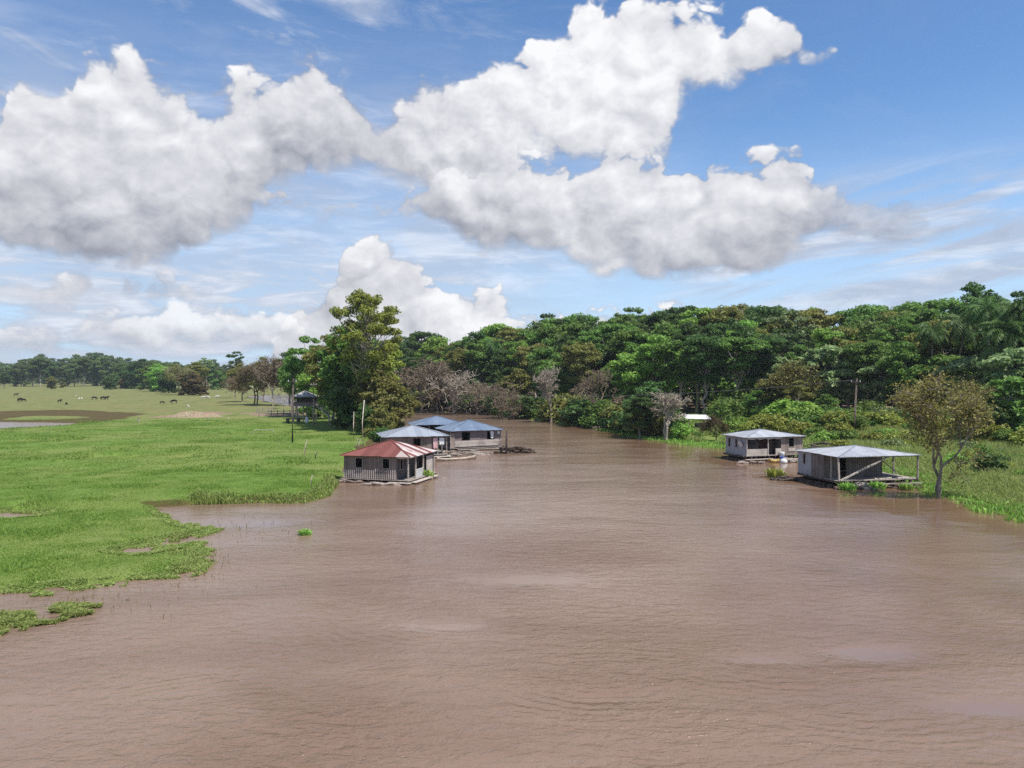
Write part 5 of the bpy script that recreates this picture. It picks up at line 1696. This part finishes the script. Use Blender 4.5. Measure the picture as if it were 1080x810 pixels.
# earth heap with rubble
x, y = gp(205, 439, .5)
m_, g_, b_ = new_mat('earth_heap', 0.95, 0.1)
P_ = g_.coord('Object')
n1_, n2_ = g_.noise(P_, 0.7, 6, 0.65), g_.noise(P_, 3.0, 4, 0.6)
g_.put(b_.inputs['Base Color'], g_.mix(g_.ss(n2_, 0.35, 0.65), g_.mix(g_.ss(n1_, 0.4, 0.6), (0.10, 0.15, 0.04), (0.22, 0.13, 0.08)), (0.42, 0.31, 0.24)))
n_ = 40
gx, gy = np.meshgrid(np.linspace(-6.5, 6.5, n_ * 2), np.linspace(-5, 5, n_))
rr_ = np.hypot(gx / 6.5, gy / 5)
hz_ = 1.25 * np.clip(1 - rr_ ** 2, 0, 1) * (0.25 + 1.3 * fbm(gx + 40, gy, 0.5, 4, 51)) - 0.12
idx = np.arange(n_ * n_ * 2).reshape(n_, n_ * 2)
q_ = np.stack([idx[:-1, :-1], idx[:-1, 1:], idx[1:, 1:], idx[1:, :-1]], -1).reshape(-1, 4)
o = link_mesh('earth_heap', np_mesh('earth_heap', np.stack([gx.ravel(), gy.ravel(), hz_.ravel()], -1), q_, True), None, m_)
o.location = (x, y, gh(x, y)); setp(o, 'low heap of reddish earth and pale rubble in the pasture', 'earth heap')
# white goal like frame lying in the grass
a, b = gp(262.5, 457.5, .5), gp(285, 458, .5)
t = thing('pole_frame', 'pale bent pole frame standing low in the pasture left of the pole', 'frame', (a[0], a[1], gh(*a)))
MB().tube([(0, 0, -0.1), (0.9, 0.3, 0.62), (0.9 + (b[0] - a[0]) * 0.8, 0.4, 0.60), (b[0] - a[0] + 0.1, 0.2, 0.0)], 0.055, 8).build('bent_pole', M['pale_wood'], t, True)

# ------------------------------------------------------------------ canoe, logs, drift
def canoe(lab, px0, py0, px1, py1, m, w=0.75, dep=0.42):
    a, b = Vector(gp(px0, py0) + (0,)), Vector(gp(px1, py1) + (0,))
    L = (b - a).length
    t = thing('canoe', lab, 'canoe', tuple((a + b) / 2), math.atan2(b.y - a.y, b.x - a.x))
    mb = MB(); rows = []
    N = 20
    for i in range(N + 1):
        u = i / N; xx = (u - 0.5) * L
        ww = w / 2 * max(0.04, math.sin(math.pi * u)) ** 0.55
        rise = 0.28 * abs(2 * u - 1) ** 3
        top = dep * 0.55 + rise
        sec = []
        for (yy, zz) in ((-1, top), (-0.85, top * .4), (-0.45, -dep * .35), (0.45, -dep * .35), (0.85, top * .4), (1, top), (0.88, top), (0.7, top * .45), (0.38, -dep * .18), (-0.38, -dep * .18), (-0.7, top * .45), (-0.88, top)):
            sec.append((xx, yy * ww, zz + (0.12 * abs(2 * u - 1) ** 3 if zz < top else 0)))
        rows.append(sec)
    k = 12
    vs = [v for r_ in rows for v in r_]
    fs = [(i * k + j, i * k + (j + 1) % k, (i + 1) * k + (j + 1) % k, (i + 1) * k + j) for i in range(N) for j in range(k)]
    fs += [tuple(range(k)), tuple(N * k + j for j in reversed(range(k)))]
    mb.add(vs, fs)
    mb.build('hull', m, t, True)
    for u in (-0.22, 0.1, 0.3):
        MB().box((u * L, 0, dep * 0.45), (0.18, w * 0.85, 0.03)).build('thwart', M['post_wood'], t)
    return t


canoe('long pale wooden canoe moored below the blue roofed house', 461, 486.5, 502, 484.0, M['canoe_wood'])
canoe('small yellow canoe tied under the porch house railing', 811, 487.6, 822, 487.9, M['yellow_paint'], 0.7, 0.5)

x, y = gp(813, 485.5)
o = MB().tube([(0, 0, 0.0), (0, 0, 0.1), (0, 0, 0.75), (0, 0, 0.8)], [0.28, 0.30, 0.30, 0.26], 14).build('plastic_drum', M['blue_plastic'], None, True)
o.location = gp(825.5, 486.6) + (0.05,); o.scale = (1.1, 1.1, 0.6); setp(o, 'blue plastic drum at the porch house water edge', 'drum')
o = MB().tube([(0, 0, -0.05), (0, 0, 0.12), (0, 0, 0.38), (0, 0, 0.5)], [0.36, 0.44, 0.36, 0.08], 12).build('white_bag', M['white_plastic'], None, True)
o.location = gp(826.5, 488.2) + (0.0,); setp(o, 'white bundle floating in front of the blue drum', 'bundle')
o = MB().tube([(0, 0, 0.0), (0, 0, 0.55), (0, 0, 0.6)], [0.28, 0.32, 0.30], 14).build('basin', M['white_plastic'], None, True)
c4 = Vector((29.85, 92.3, 0)); r4 = Matrix.Rotation(rot_of(.95, .30), 3, 'Z')
o.location = c4 + r4 @ Vector((0.75, -2.45, 0.42)); setp(o, 'white tub beside the porch half wall gap', 'tub')


def log_heap(name, lab, cat, px, py, w, d, h, n, seed, m, z=0.0):
    rn = random.Random(seed)
    x, y = gp(px, py, z)
    mb = MB()
    for i in range(n):
        u, v = rn.uniform(-1, 1), rn.uniform(-1, 1)
        zz = h * rn.uniform(0, 1) * max(0.1, 1 - u * u)
        a = rn.uniform(-0.5, 0.5); L = w * rn.uniform(0.15, 0.42)
        c = Vector((u * w / 2, v * d / 2, zz))
        dv = Vector((math.cos(a), math.sin(a), rn.uniform(-.25, .25))) * L / 2
        r = rn.uniform(0.06, 0.16)
        mb.tube([c - dv, c + Vector((0, 0, rn.uniform(-.05, .1))), c + dv], [r, r * 1.1, r * 0.7], 7)
    o = mb.build(name, m, None, True)
    o.location = (x, y, gh(x, y) if z > 0.1 else 0.0)
    return setp(o, lab, cat)


log_heap('driftwood_heap', 'dark heap of driftwood on the water right of the blue roofed house', 'driftwood', 543, 477.5, 4.6, 2.0, 0.85, 34, 3, M['log'])
x, y = gp(534, 478.5)
o = MB().tube([(0, 0, -0.5), (0.02, 0, 1.3), (0.05, 0, 2.95)], [0.14, 0.13, 0.11], 8).build('mooring_post', M['dark_wood'], None, True)
o.location = (x, y, 0); setp(o, 'dark mooring post in the water at right end of the blue roofed house', 'post')
log_heap('firewood_heap', 'heap of pale firewood and planks at the waterline before the blue roofed house', 'firewood', 472, 481, 3.0, 1.6, 0.7, 20, 5, M['post_wood'])
log_heap('floating_logs', 'loose logs floating under the front edge of the blue roofed house', 'logs', 500, 479.3, 7.0, 1.0, 0.25, 14, 7, M['post_wood'])
log_heap('floating_logs', 'reddish logs floating at the left corner of the red roofed house', 'logs', 368, 508.6, 3.8, 0.8, 0.16, 12, 9, M['pink_plank'])
log_heap('floating_logs', 'few logs floating in front of the picket wall', 'logs', 402, 511.3, 4.0, 0.5, 0.10, 7, 10, M['post_wood'])
log_heap('floating_logs', 'logs along the porch side of the red roofed house', 'logs', 456, 505.0, 2.0, 3.0, 0.15, 10, 12, M['post_wood'])
log_heap('driftwood_heap', 'tangle of pale roots lodged under the open front of the shed', 'driftwood', 907, 515.6, 2.6, 0.8, 0.6, 30, 15, M['post_wood'])
log_heap('driftwood_heap', 'drift branches caught along the right half of the shed raft', 'driftwood', 940, 514.5, 5.0, 0.7, 0.35, 24, 17, M['log'])
log_heap('driftwood_heap', 'small flotsam at the porch house corner', 'driftwood', 795, 488.6, 3.0, 0.7, 0.2, 14, 19, M['pink_plank'])
log_heap('driftwood_heap', 'flotsam heap below the window of the porch house', 'driftwood', 836, 487.2, 2.6, 0.8, 0.5, 20, 20, M['post_wood'])
log_heap('driftwood_heap', 'dark weedy drift floating left of the shed raft', 'driftwood', 835, 506.5, 3.4, 1.2, 0.25, 24, 23, M['dark_wood'])
log_heap('brushwood_heap', 'brown cut brush on the bank between porch house and shed', 'brush', 868, 474, 6.0, 2.5, 1.2, 40, 29, M['dark_wood'], 0.6)
log_heap('brushwood_heap', 'dry brush lying on the bank under the tan bare tree', 'brush', 640, 450, 5.0, 3.0, 0.7, 30, 31, M['pink_plank'], 0.4)

# plants growing on the rafts
def tuft_mesh(name, n, h, spread, w, seed, tone='bright green', droop=0.4):
    rng = np.random.default_rng(seed)
    a = rng.uniform(0, 2 * np.pi, n); r = spread * np.sqrt(rng.random(n))
    P0 = np.stack([np.cos(a) * r, np.sin(a) * r, np.zeros(n)], -1)
    a2 = rng.uniform(0, 2 * np.pi, n)
    d = np.stack([np.cos(a2), np.sin(a2), np.zeros(n)], -1)
    L = h * rng.uniform(0.5, 1.15, (n, 1))
    s = np.stack([-np.sin(a2), np.cos(a2), np.zeros(n)], -1) * w * rng.uniform(.6, 1.3, (n, 1))
    mid = P0 + d * L * droop * 0.35 + np.array([0, 0, 1]) * L * 0.62
    tip = P0 + d * L * droop * 1.1 + np.array([0, 0, 1]) * L * (1.0 - 0.25 * droop)
    V = np.stack([P0 - s * 0.6, P0 + s * 0.6, mid + s, mid - s, tip + s * 0.15, tip - s * 0.15], 1).reshape(-1, 3)
    b = np.arange(n)[:, None] * 6
    Fq = np.concatenate([b + np.array([[0, 1, 2, 3]]), b + np.array([[3, 2, 4, 5]])], 0)
    rv = rng.random(n)
    me = np_mesh(name, V, Fq, attrs={'rnd': ('FACE', 'FLOAT', np.concatenate([rv, rv]))})
    me.materials.append(LM[tone])
    return me


tm = tuft_mesh('leaf_tuft', 70, 0.7, 0.45, 0.05, 3)
for (px, py, z, s, lab) in ((448, 503.5, 0.1, 1.5, 'green plant sprouting on the red roofed house walkway'), (926, 515.5, 0.05, 1.2, 'green weed tuft floating against the shed raft'), (895, 516.5, 0.02, 1.2, 'green weed tuft at the near corner of the shed'),
                            (957, 516.0, 0.05, 1.0, 'small weed tuft at the right end of the shed raft'), (819, 503, 0.0, 1.6, 'yellowish weed sprouting from the water left of the shed'), (322, 564, 0, 0.7, 'lone clump of water plants drifting in the left bay')):
    o = bpy.data.objects.new('water_plant', tm); COL.objects.link(o)
    o.location = gp(px, py, z) + (z,); o.scale = (s * 1.4, s, s * 0.8); setp(o, lab, 'water plant')
    if 'yellow' in lab: o.material_slots[0].link = 'OBJECT'; o.material_slots[0].material = LM['yellow green']

# ------------------------------------------------------------------ laundry and oddments
def cloth(lab, loc, rz, w, h, m, seed, name='hanging_cloth', group=None):
    rng = random.Random(seed); nx, nz = 8, 6
    mb = MB(); vs = []
    for k in range(nz + 1):
        for i in range(nx + 1):
            u = i / nx - 0.5; v = k / nz
            f = 0.05 * math.sin(u * 14 + seed) * v + 0.03 * math.sin(u * 31 + seed * 2) * v
            vs.append((u * w * (1 - 0.12 * v + 0.05 * math.sin(v * 5 + seed)), f, -v * h * (1 + 0.05 * math.sin(u * 9 + seed))))
    n = len(vs)
    vs += [(a, b + 0.012, c) for (a, b, c) in vs]
    fs = []
    for k in range(nz):
        for i in range(nx):
            a = k * (nx + 1) + i
            q = (a, a + 1, a + nx + 2, a + nx + 1)
            fs.append(q); fs.append(tuple(n + j for j in reversed(q)))
    mb.add(vs, fs)
    o = mb.build(name, m, None, True)
    o.location = loc; o.rotation_euler = (0, 0, rz)
    return setp(o, lab, 'laundry', group)


def loc_of(h, p):
    return h.location + Matrix.Rotation(h.rotation_euler.z, 3, 'Z') @ Vector(p)


LGp = 'laundry on the floating houses'
r2 = h2.rotation_euler.z
cloth('pale pink cloth hanging in the zinc roofed house porch, left one', loc_of(h2, (2.3, -3.05, 2.36)), r2, 0.55, 1.25, M['pink_cloth'], 3, group=LGp)
cloth('white cloth hanging in the zinc roofed house porch', loc_of(h2, (3.1, -3.06, 2.36)), r2, 0.6, 0.8, M['white_cloth'], 5, group=LGp)
r3 = h3.rotation_euler.z
cloth('white cloth hanging in the right window of the blue roofed house', loc_of(h3, (2.2, -3.14, 2.4)), r3, 0.45, 0.95, M['white_cloth'], 7, group=LGp)
cloth('small white rag under the eave corner of the blue roofed house', loc_of(h3, (3.15, -3.14, 2.4)), r3, 0.35, 0.4, M['white_cloth'], 9, group=LGp)
r5 = h5.rotation_euler.z
for i, (u, w_, h_) in enumerate(((2.3, 0.5, 0.55), (2.75, 0.45, 0.85), (3.15, 0.4, 0.6), (3.5, 0.35, 0.75))):
    cloth(f"dark garment on the line at the shed's open right end, {('first', 'second', 'third', 'last')[i]} from the wall", loc_of(h5, (u, 3.0, 2.42)), r5, w_, h_, M['dark_cloth'], 11 + i, group='dark garments in the shed')
setp(MB().tube([loc_of(h5, (2.0, 3.0, 2.45)), loc_of(h5, (3.0, 3.0, 2.42)), loc_of(h5, (3.95, 3.0, 2.46))], 0.015, 6).build('clothes_line', M['wire'], None), 'thin clothes line at the open right end of the shed', 'clothes line')
r4_ = h4.rotation_euler.z
for i, (u, w_, h_) in enumerate(((-3.2, 0.5, 0.5), (-2.6, 0.6, 0.75), (-1.9, 0.5, 0.45))):
    cloth(f"dark cloth hanging inside the porch house porch, {('left', 'middle', 'right')[i]} one", loc_of(h4, (u, -1.7, 2.55)), r4_, w_, h_, M['dark_cloth'], 31 + i, group='dark cloths in the porch')

# ------------------------------------------------------------------ small roofs on the right bank
x, y = gp(735, 454, 0.8)
lt = thing('lean_to', 'white metal roof of a tiny shelter among the bushes on the bank', 'shelter', (x, y, gh(x, y)), R(8))
zr = hz(440.5, y) - gh(x, y)
mb = MB()
for i in range(6):
    mb.box((-1.9 + i * 0.72, 0, zr + 0.06 * (i % 2) * 0.3 - 0.02 * i + 0.18), (0.74, 2.4, 0.03), M=Matrix.Rotation(R(14), 3, 'X'))
mb.build('roof', M['white_plastic'], lt)
for sx in (-1.8, 1.8):
    for sy in (-0.9, 0.9): post(lt, sx, sy, -0.3, zr + (0.42 if sy > 0 else 0.0) - 0.05, M['post_wood'], 0.10)
MB().box((0.9, 0.3, zr * 0.45), (1.9, 1.2, 0.8)).build('crate_wall', M['dark_plank'], lt)
x, y = gp(794, 458, 0.8)
lt = thing('lean_to', 'small pale sheet roof peeping over the porch house roof', 'shelter', (x, y, gh(x, y)), R(-5))
zr = hz(450.5, y) - gh(x, y)
MB().box((0, 0, zr), (1.7, 1.4, 0.04), M=Matrix.Rotation(R(10), 3, 'X')).build('roof', M['roof_bare'], lt)
for sx in (-0.7, 0.7):
    for sy in (-0.5, 0.5): post(lt, sx, sy, -0.3, zr + (0.07 if sy > 0 else -0.1), M['dark_wood'], 0.09)
MB().box((0, 0.2, zr * 0.5), (1.3, 0.8, zr * 0.8)).build('crate_wall', M['dark_plank'], lt)

# ------------------------------------------------------------------ grass, reeds and water weeds
def blades(name, X, Y, Z, h, w, seed, m, lab, droop=0.35, z_jit=0.0):
    rng = np.random.default_rng(seed)
    n = len(X)
    h = np.broadcast_to(h, (n,)); w = np.broadcast_to(w, (n,))
    a2 = rng.uniform(0, 2 * np.pi, n)
    P0 = np.stack([X, Y, Z - 0.02], -1)
    d = np.stack([np.cos(a2), np.sin(a2), np.zeros(n)], -1)
    L = (h * rng.uniform(0.5, 1.25, n))[:, None]
    a3 = rng.uniform(0, 2 * np.pi, n)
    s = np.stack([-np.sin(a3), np.cos(a3), np.zeros(n)], -1) * (w * rng.uniform(.6, 1.3, n))[:, None]
    dr = droop * rng.uniform(0.3, 1.7, (n, 1))
    mid = P0 + d * L * dr * 0.4 + np.array([0, 0, 1]) * L * 0.6
    tip = P0 + d * L * dr * 1.2 + np.array([0, 0, 1]) * L * np.clip(1.0 - 0.3 * dr, 0.3, 1)
    V = np.stack([P0 - s * 0.7, P0 + s * 0.7, mid + s, mid - s, tip + s * 0.2, tip - s * 0.2], 1).reshape(-1, 3)
    b = np.arange(n)[:, None] * 6
    Fq = np.concatenate([b + np.array([[0, 1, 2, 3]]), b + np.array([[3, 2, 4, 5]])], 0)
    rv = np.clip(rng.normal(0.45, 0.25, n), 0, 1)
    me = np_mesh(name, V, Fq, attrs={'rnd': ('FACE', 'FLOAT', np.concatenate([rv, rv]))})
    o = link_mesh(name, me, None, m)
    return setp(o, lab, 'grass', None, 'stuff')


LM['grass'] = leaf_mat('leaf_grass', (0.175, 0.285, 0.042), (0.300, 0.410, 0.085), 0.5)
LM['tall_grass'] = leaf_mat('leaf_tall_grass', (0.215, 0.290, 0.055), (0.450, 0.460, 0.170), 0.5)
LM['weed'] = leaf_mat('leaf_weed', (0.170, 0.245, 0.045), (0.430, 0.460, 0.150), 0.45)
rg = np.random.default_rng(77)


def scatter(n, f):
    """n points over the view fan between two distances, kept where f(h, s, isle, right, x, y) allows."""
    (p0, p1, r0, r1), cond, pw = f
    u = rg.random(n) ** pw
    Yv = r0 + (r1 - r0) * u
    X = (rg.uniform(p0, p1, n) - HX) / F * Yv
    h, s, xw, yw, isle, right = ground_full(X, Yv)
    k = cond(h, s, isle, right, X, Yv)
    return X[k], Yv[k], h[k], s[k]


cl_f = lambda X, Y, sc, sd: fbm(X, Y, sc, 3, sd)
# short turf of the near banks, in clumps
X, Y, Zz, S = scatter(260000, ((-40, 420, 33, 78), lambda h, s, i, r, x, y: (r < .5) & (s > 0.0) & (h > 0.03) & (cl_f(x, y, 0.6, 61) + 0.5 * rg.random(len(x)) > 0.62), 1.0))
blades('grass', X, Y, Zz, 0.07 + 0.16 * sstep(0.45, 0.75, cl_f(X, Y, 0.35, 62)), 0.020, 1, LM['grass'], 'short bright green grass of the near left bank')
X, Y, Zz, S = scatter(200000, ((-40, 430, 76, 165), lambda h, s, i, r, x, y: (r < .5) & (s > 0.5) & (h > 0.1) & (cl_f(x, y, 0.25, 63) + 0.6 * rg.random(len(x)) > 0.84), 1.0))
blades('grass', X, Y, Zz, 0.09 + 0.16 * sstep(0.5, 0.75, cl_f(X, Y, 0.2, 64)), 0.045, 2, LM['grass'], 'green pasture grass behind the near bank')
# taller growth along the cut bank and the island's edge
X, Y, Zz, S = scatter(160000, ((-40, 380, 36, 74), lambda h, s, i, r, x, y: (r < .5) & (s > -0.5) & (s < 1.0) & (i < .5) & (cl_f(x, y, 0.3, 65) > 0.40) , 1.0))
blades('bank_grass', X, Y, np.maximum(Zz, 0), 0.25 + 0.55 * sstep(0.45, 0.7, cl_f(X, Y, 0.3, 66)), 0.035, 3, LM['weed'], 'ragged weeds along the cut edge of the left bank')
X, Y, Zz, S = scatter(260000, ((-40, 240, 33, 60), lambda h, s, i, r, x, y: (i > .5) & (s > -1.3) & (s < 0.8) & (cl_f(x, y, 0.8, 67) + 0.14 * s > 0.46 + 0.2 * rg.random(len(x)) ** 3), 1.0))
blades('water_weeds', X, Y, np.maximum(Zz, 0), 0.08 + 0.16 * cl_f(X, Y, 0.8, 68), 0.032, 4, LM['weed'], 'floating weeds fringing the low grassy island', 0.9)
# floating patches nearer than the island
PATCH = [[gp(-60, 646), gp(0, 645), (gp(18, 646)), gp(33, 650), gp(40, 657), gp(34, 664), gp(16, 668), gp(0, 670), gp(-60, 675)], [gp(46, 658), gp(50, 643), gp(62, 638), gp(78, 637), gp(108, 638), gp(104, 644), gp(86, 650), gp(70, 655)], [gp(28, 656), gp(48, 655), gp(60, 660), gp(34, 662)],
         [gp(172, 570), gp(186, 562), gp(212, 558), gp(217, 564), gp(196, 570), gp(178, 576)], [gp(150, 590), gp(180, 579), gp(210, 576), gp(218, 583), gp(206, 598), gp(186, 606)]]
Xs, Ys = [], []
for i, pl in enumerate(PATCH):
    P_ = np.array(pl)
    n = (26000, 16000, 2500, 6000, 9000)[i]
    qx = rg.uniform(P_[:, 0].min(), P_[:, 0].max(), n); qy = rg.uniform(P_[:, 1].min(), P_[:, 1].max(), n)
    dd = poly_sd(pl, qx + 0.9 * (fbm(qx, qy, 1.2, 3, 71) - .5), qy + 1.2 * (fbm(qx, qy, 1.2, 3, 72) - .5))
    k = (fbm(qx, qy, 1.7, 3, 73) - 0.13 * np.exp(np.minimum(dd, 0) * 2.5) > (0.37, 0.46, 0.5, 0.47, 0.44)[i] + 0.12 * rg.random(n) ** 2) & (dd < 0)
    Xs.append(qx[k]); Ys.append(qy[k])
X = np.concatenate(Xs); Y = np.concatenate(Ys)
blades('water_weeds', X, Y, np.zeros(len(X)), 0.05 + 0.30 * (fbm(X, Y, 1.1, 3, 74)), 0.032, 5, LM['weed'], 'patches of floating leafy weeds on the water at lower left', 0.8)
# thin reeds standing in the bay
n = 900
px_ = np.concatenate([rg.normal(212, 14, 330), rg.normal(245, 35, 260), rg.normal(90, 40, 200), rg.normal(205, 30, 110)])
py_ = np.concatenate([rg.normal(592, 8, 330), rg.normal(556, 7, 260), rg.normal(634, 8, 200), rg.normal(606, 12, 110)])
c_ = np.round(np.stack([px_ / 9, py_ / 4], -1)) * np.array([9, 4]) + rg.normal(size=(900, 2)) * np.array([2.2, 1.0])
XY = np.array([gp(a, b) for a, b in c_])
k = (land_sd(XY[:, 0], XY[:, 1])[0] < 0.1) & (rg.random(len(XY)) < 0.5)
XY = XY[k]
blades('reeds', XY[:, 0], XY[:, 1], np.zeros(len(XY)) - 0.05, 0.26, 0.014, 6, LM['olive green'], 'thin sparse reeds poking out of the shallow bay', 0.3)
# tall grass of the right bank
X, Y, Zz, S = scatter(300000, ((860, 1240, 52, 120), lambda h, s, i, r, x, y: (r > .5) & (s > 1.2) & (s < 55) & (cl_f(x, y, 0.35, 81) + 0.5 * rg.random(len(x)) > 0.55) & ~((np.abs(x - 31.7) < 5.2) & (np.abs(y - 71.7) < 5)) & ~((np.abs(x - 30) < 5.5) & (np.abs(y - 92) < 4)), 1.0))
blades('tall_grass', X, Y, Zz, (0.28 + 0.8 * sstep(1.5, 9, S)) * (0.6 + 0.8 * cl_f(X, Y, 0.25, 82)), 0.035, 7, LM['tall_grass'], 'tall yellowish green grass on the slope of the right bank')
X, Y, Zz, S = scatter(140000, ((560, 1240, 50, 175), lambda h, s, i, r, x, y: (r > .5) & (s > -0.8) & (s < 5.0) & (cl_f(x, y, 0.3, 83) > 0.36), 1.0))
blades('bank_grass', X, Y, np.maximum(Zz, 0), 0.22 + 0.3 * cl_f(X, Y, 0.3, 84), 0.05, 8, LM['bright green'], 'low bright green growth along the right waterline')
X, Y, Zz, S = scatter(120000, ((640, 960, 85, 150), lambda h, s, i, r, x, y: (r > .5) & (s > 3) & (s < 40) & (cl_f(x, y, 0.2, 85) > 0.42) & ~((np.abs(x - 30) < 5.5) & (np.abs(y - 92) < 4)), 1.0))
blades('tall_grass', X, Y, Zz, 0.5 + 0.9 * cl_f(X, Y, 0.2, 86), 0.06, 9, LM['tall_grass'], 'rank grass between the bushes behind the porch house')

# ------------------------------------------------------------------ air
hb = MB().box((0, 0, 21.5), (6400, 6400, 46)).build('haze', bpy.data.materials.new('haze_air'))
hm = hb.data.materials[0]
hm.use_nodes = True
hm.node_tree.nodes.clear()
g = G(hm.node_tree)
pv = g.node('ShaderNodeVolumePrincipled')
pv.inputs['Color'].default_value = (0.80, 0.88, 1.0, 1)
pv.inputs['Density'].default_value = 0.00014
pv.inputs['Anisotropy'].default_value = 0.2
ho = g.node('ShaderNodeOutputMaterial')
g.put(ho.inputs['Volume'], pv.outputs[0])
hb.display_type = 'WIRE'
setp(hb, 'thin humid air over the river and pasture', None, None, 'stuff')

# ------------------------------------------------------------------ labels of look-alikes: say which one, counted from the left
def angle_of(o):
    p = o.matrix_basis.translation
    return math.atan2(p.x, p.y)


ORD = ['leftmost', 'second from left', 'third from left', 'fourth from left', 'fifth from left', 'sixth from left', 'seventh from left', 'eighth from left', 'ninth from left']
NUM = ['', '', 'two', 'three', 'four', 'five', 'six', 'seven', 'eight', 'nine', 'ten']
same = {}
for o in SC.objects:
    if o.parent is None and o.get('label') and o.get('category'):
        same.setdefault(o['label'], []).append(o)
for lab, os_ in same.items():
    n = len(os_)
    if n < 2: continue
    os_.sort(key=angle_of)
    for i, o in enumerate(os_):
        w = 'left one' if (n == 2 and i == 0) else 'right one' if n == 2 else 'rightmost' if i == n - 1 else (ORD[i] if i < 9 else 'one of the last on the right')
        o['label'] = f"{lab}, {w}" if n == 2 else f"{lab}, {w}"
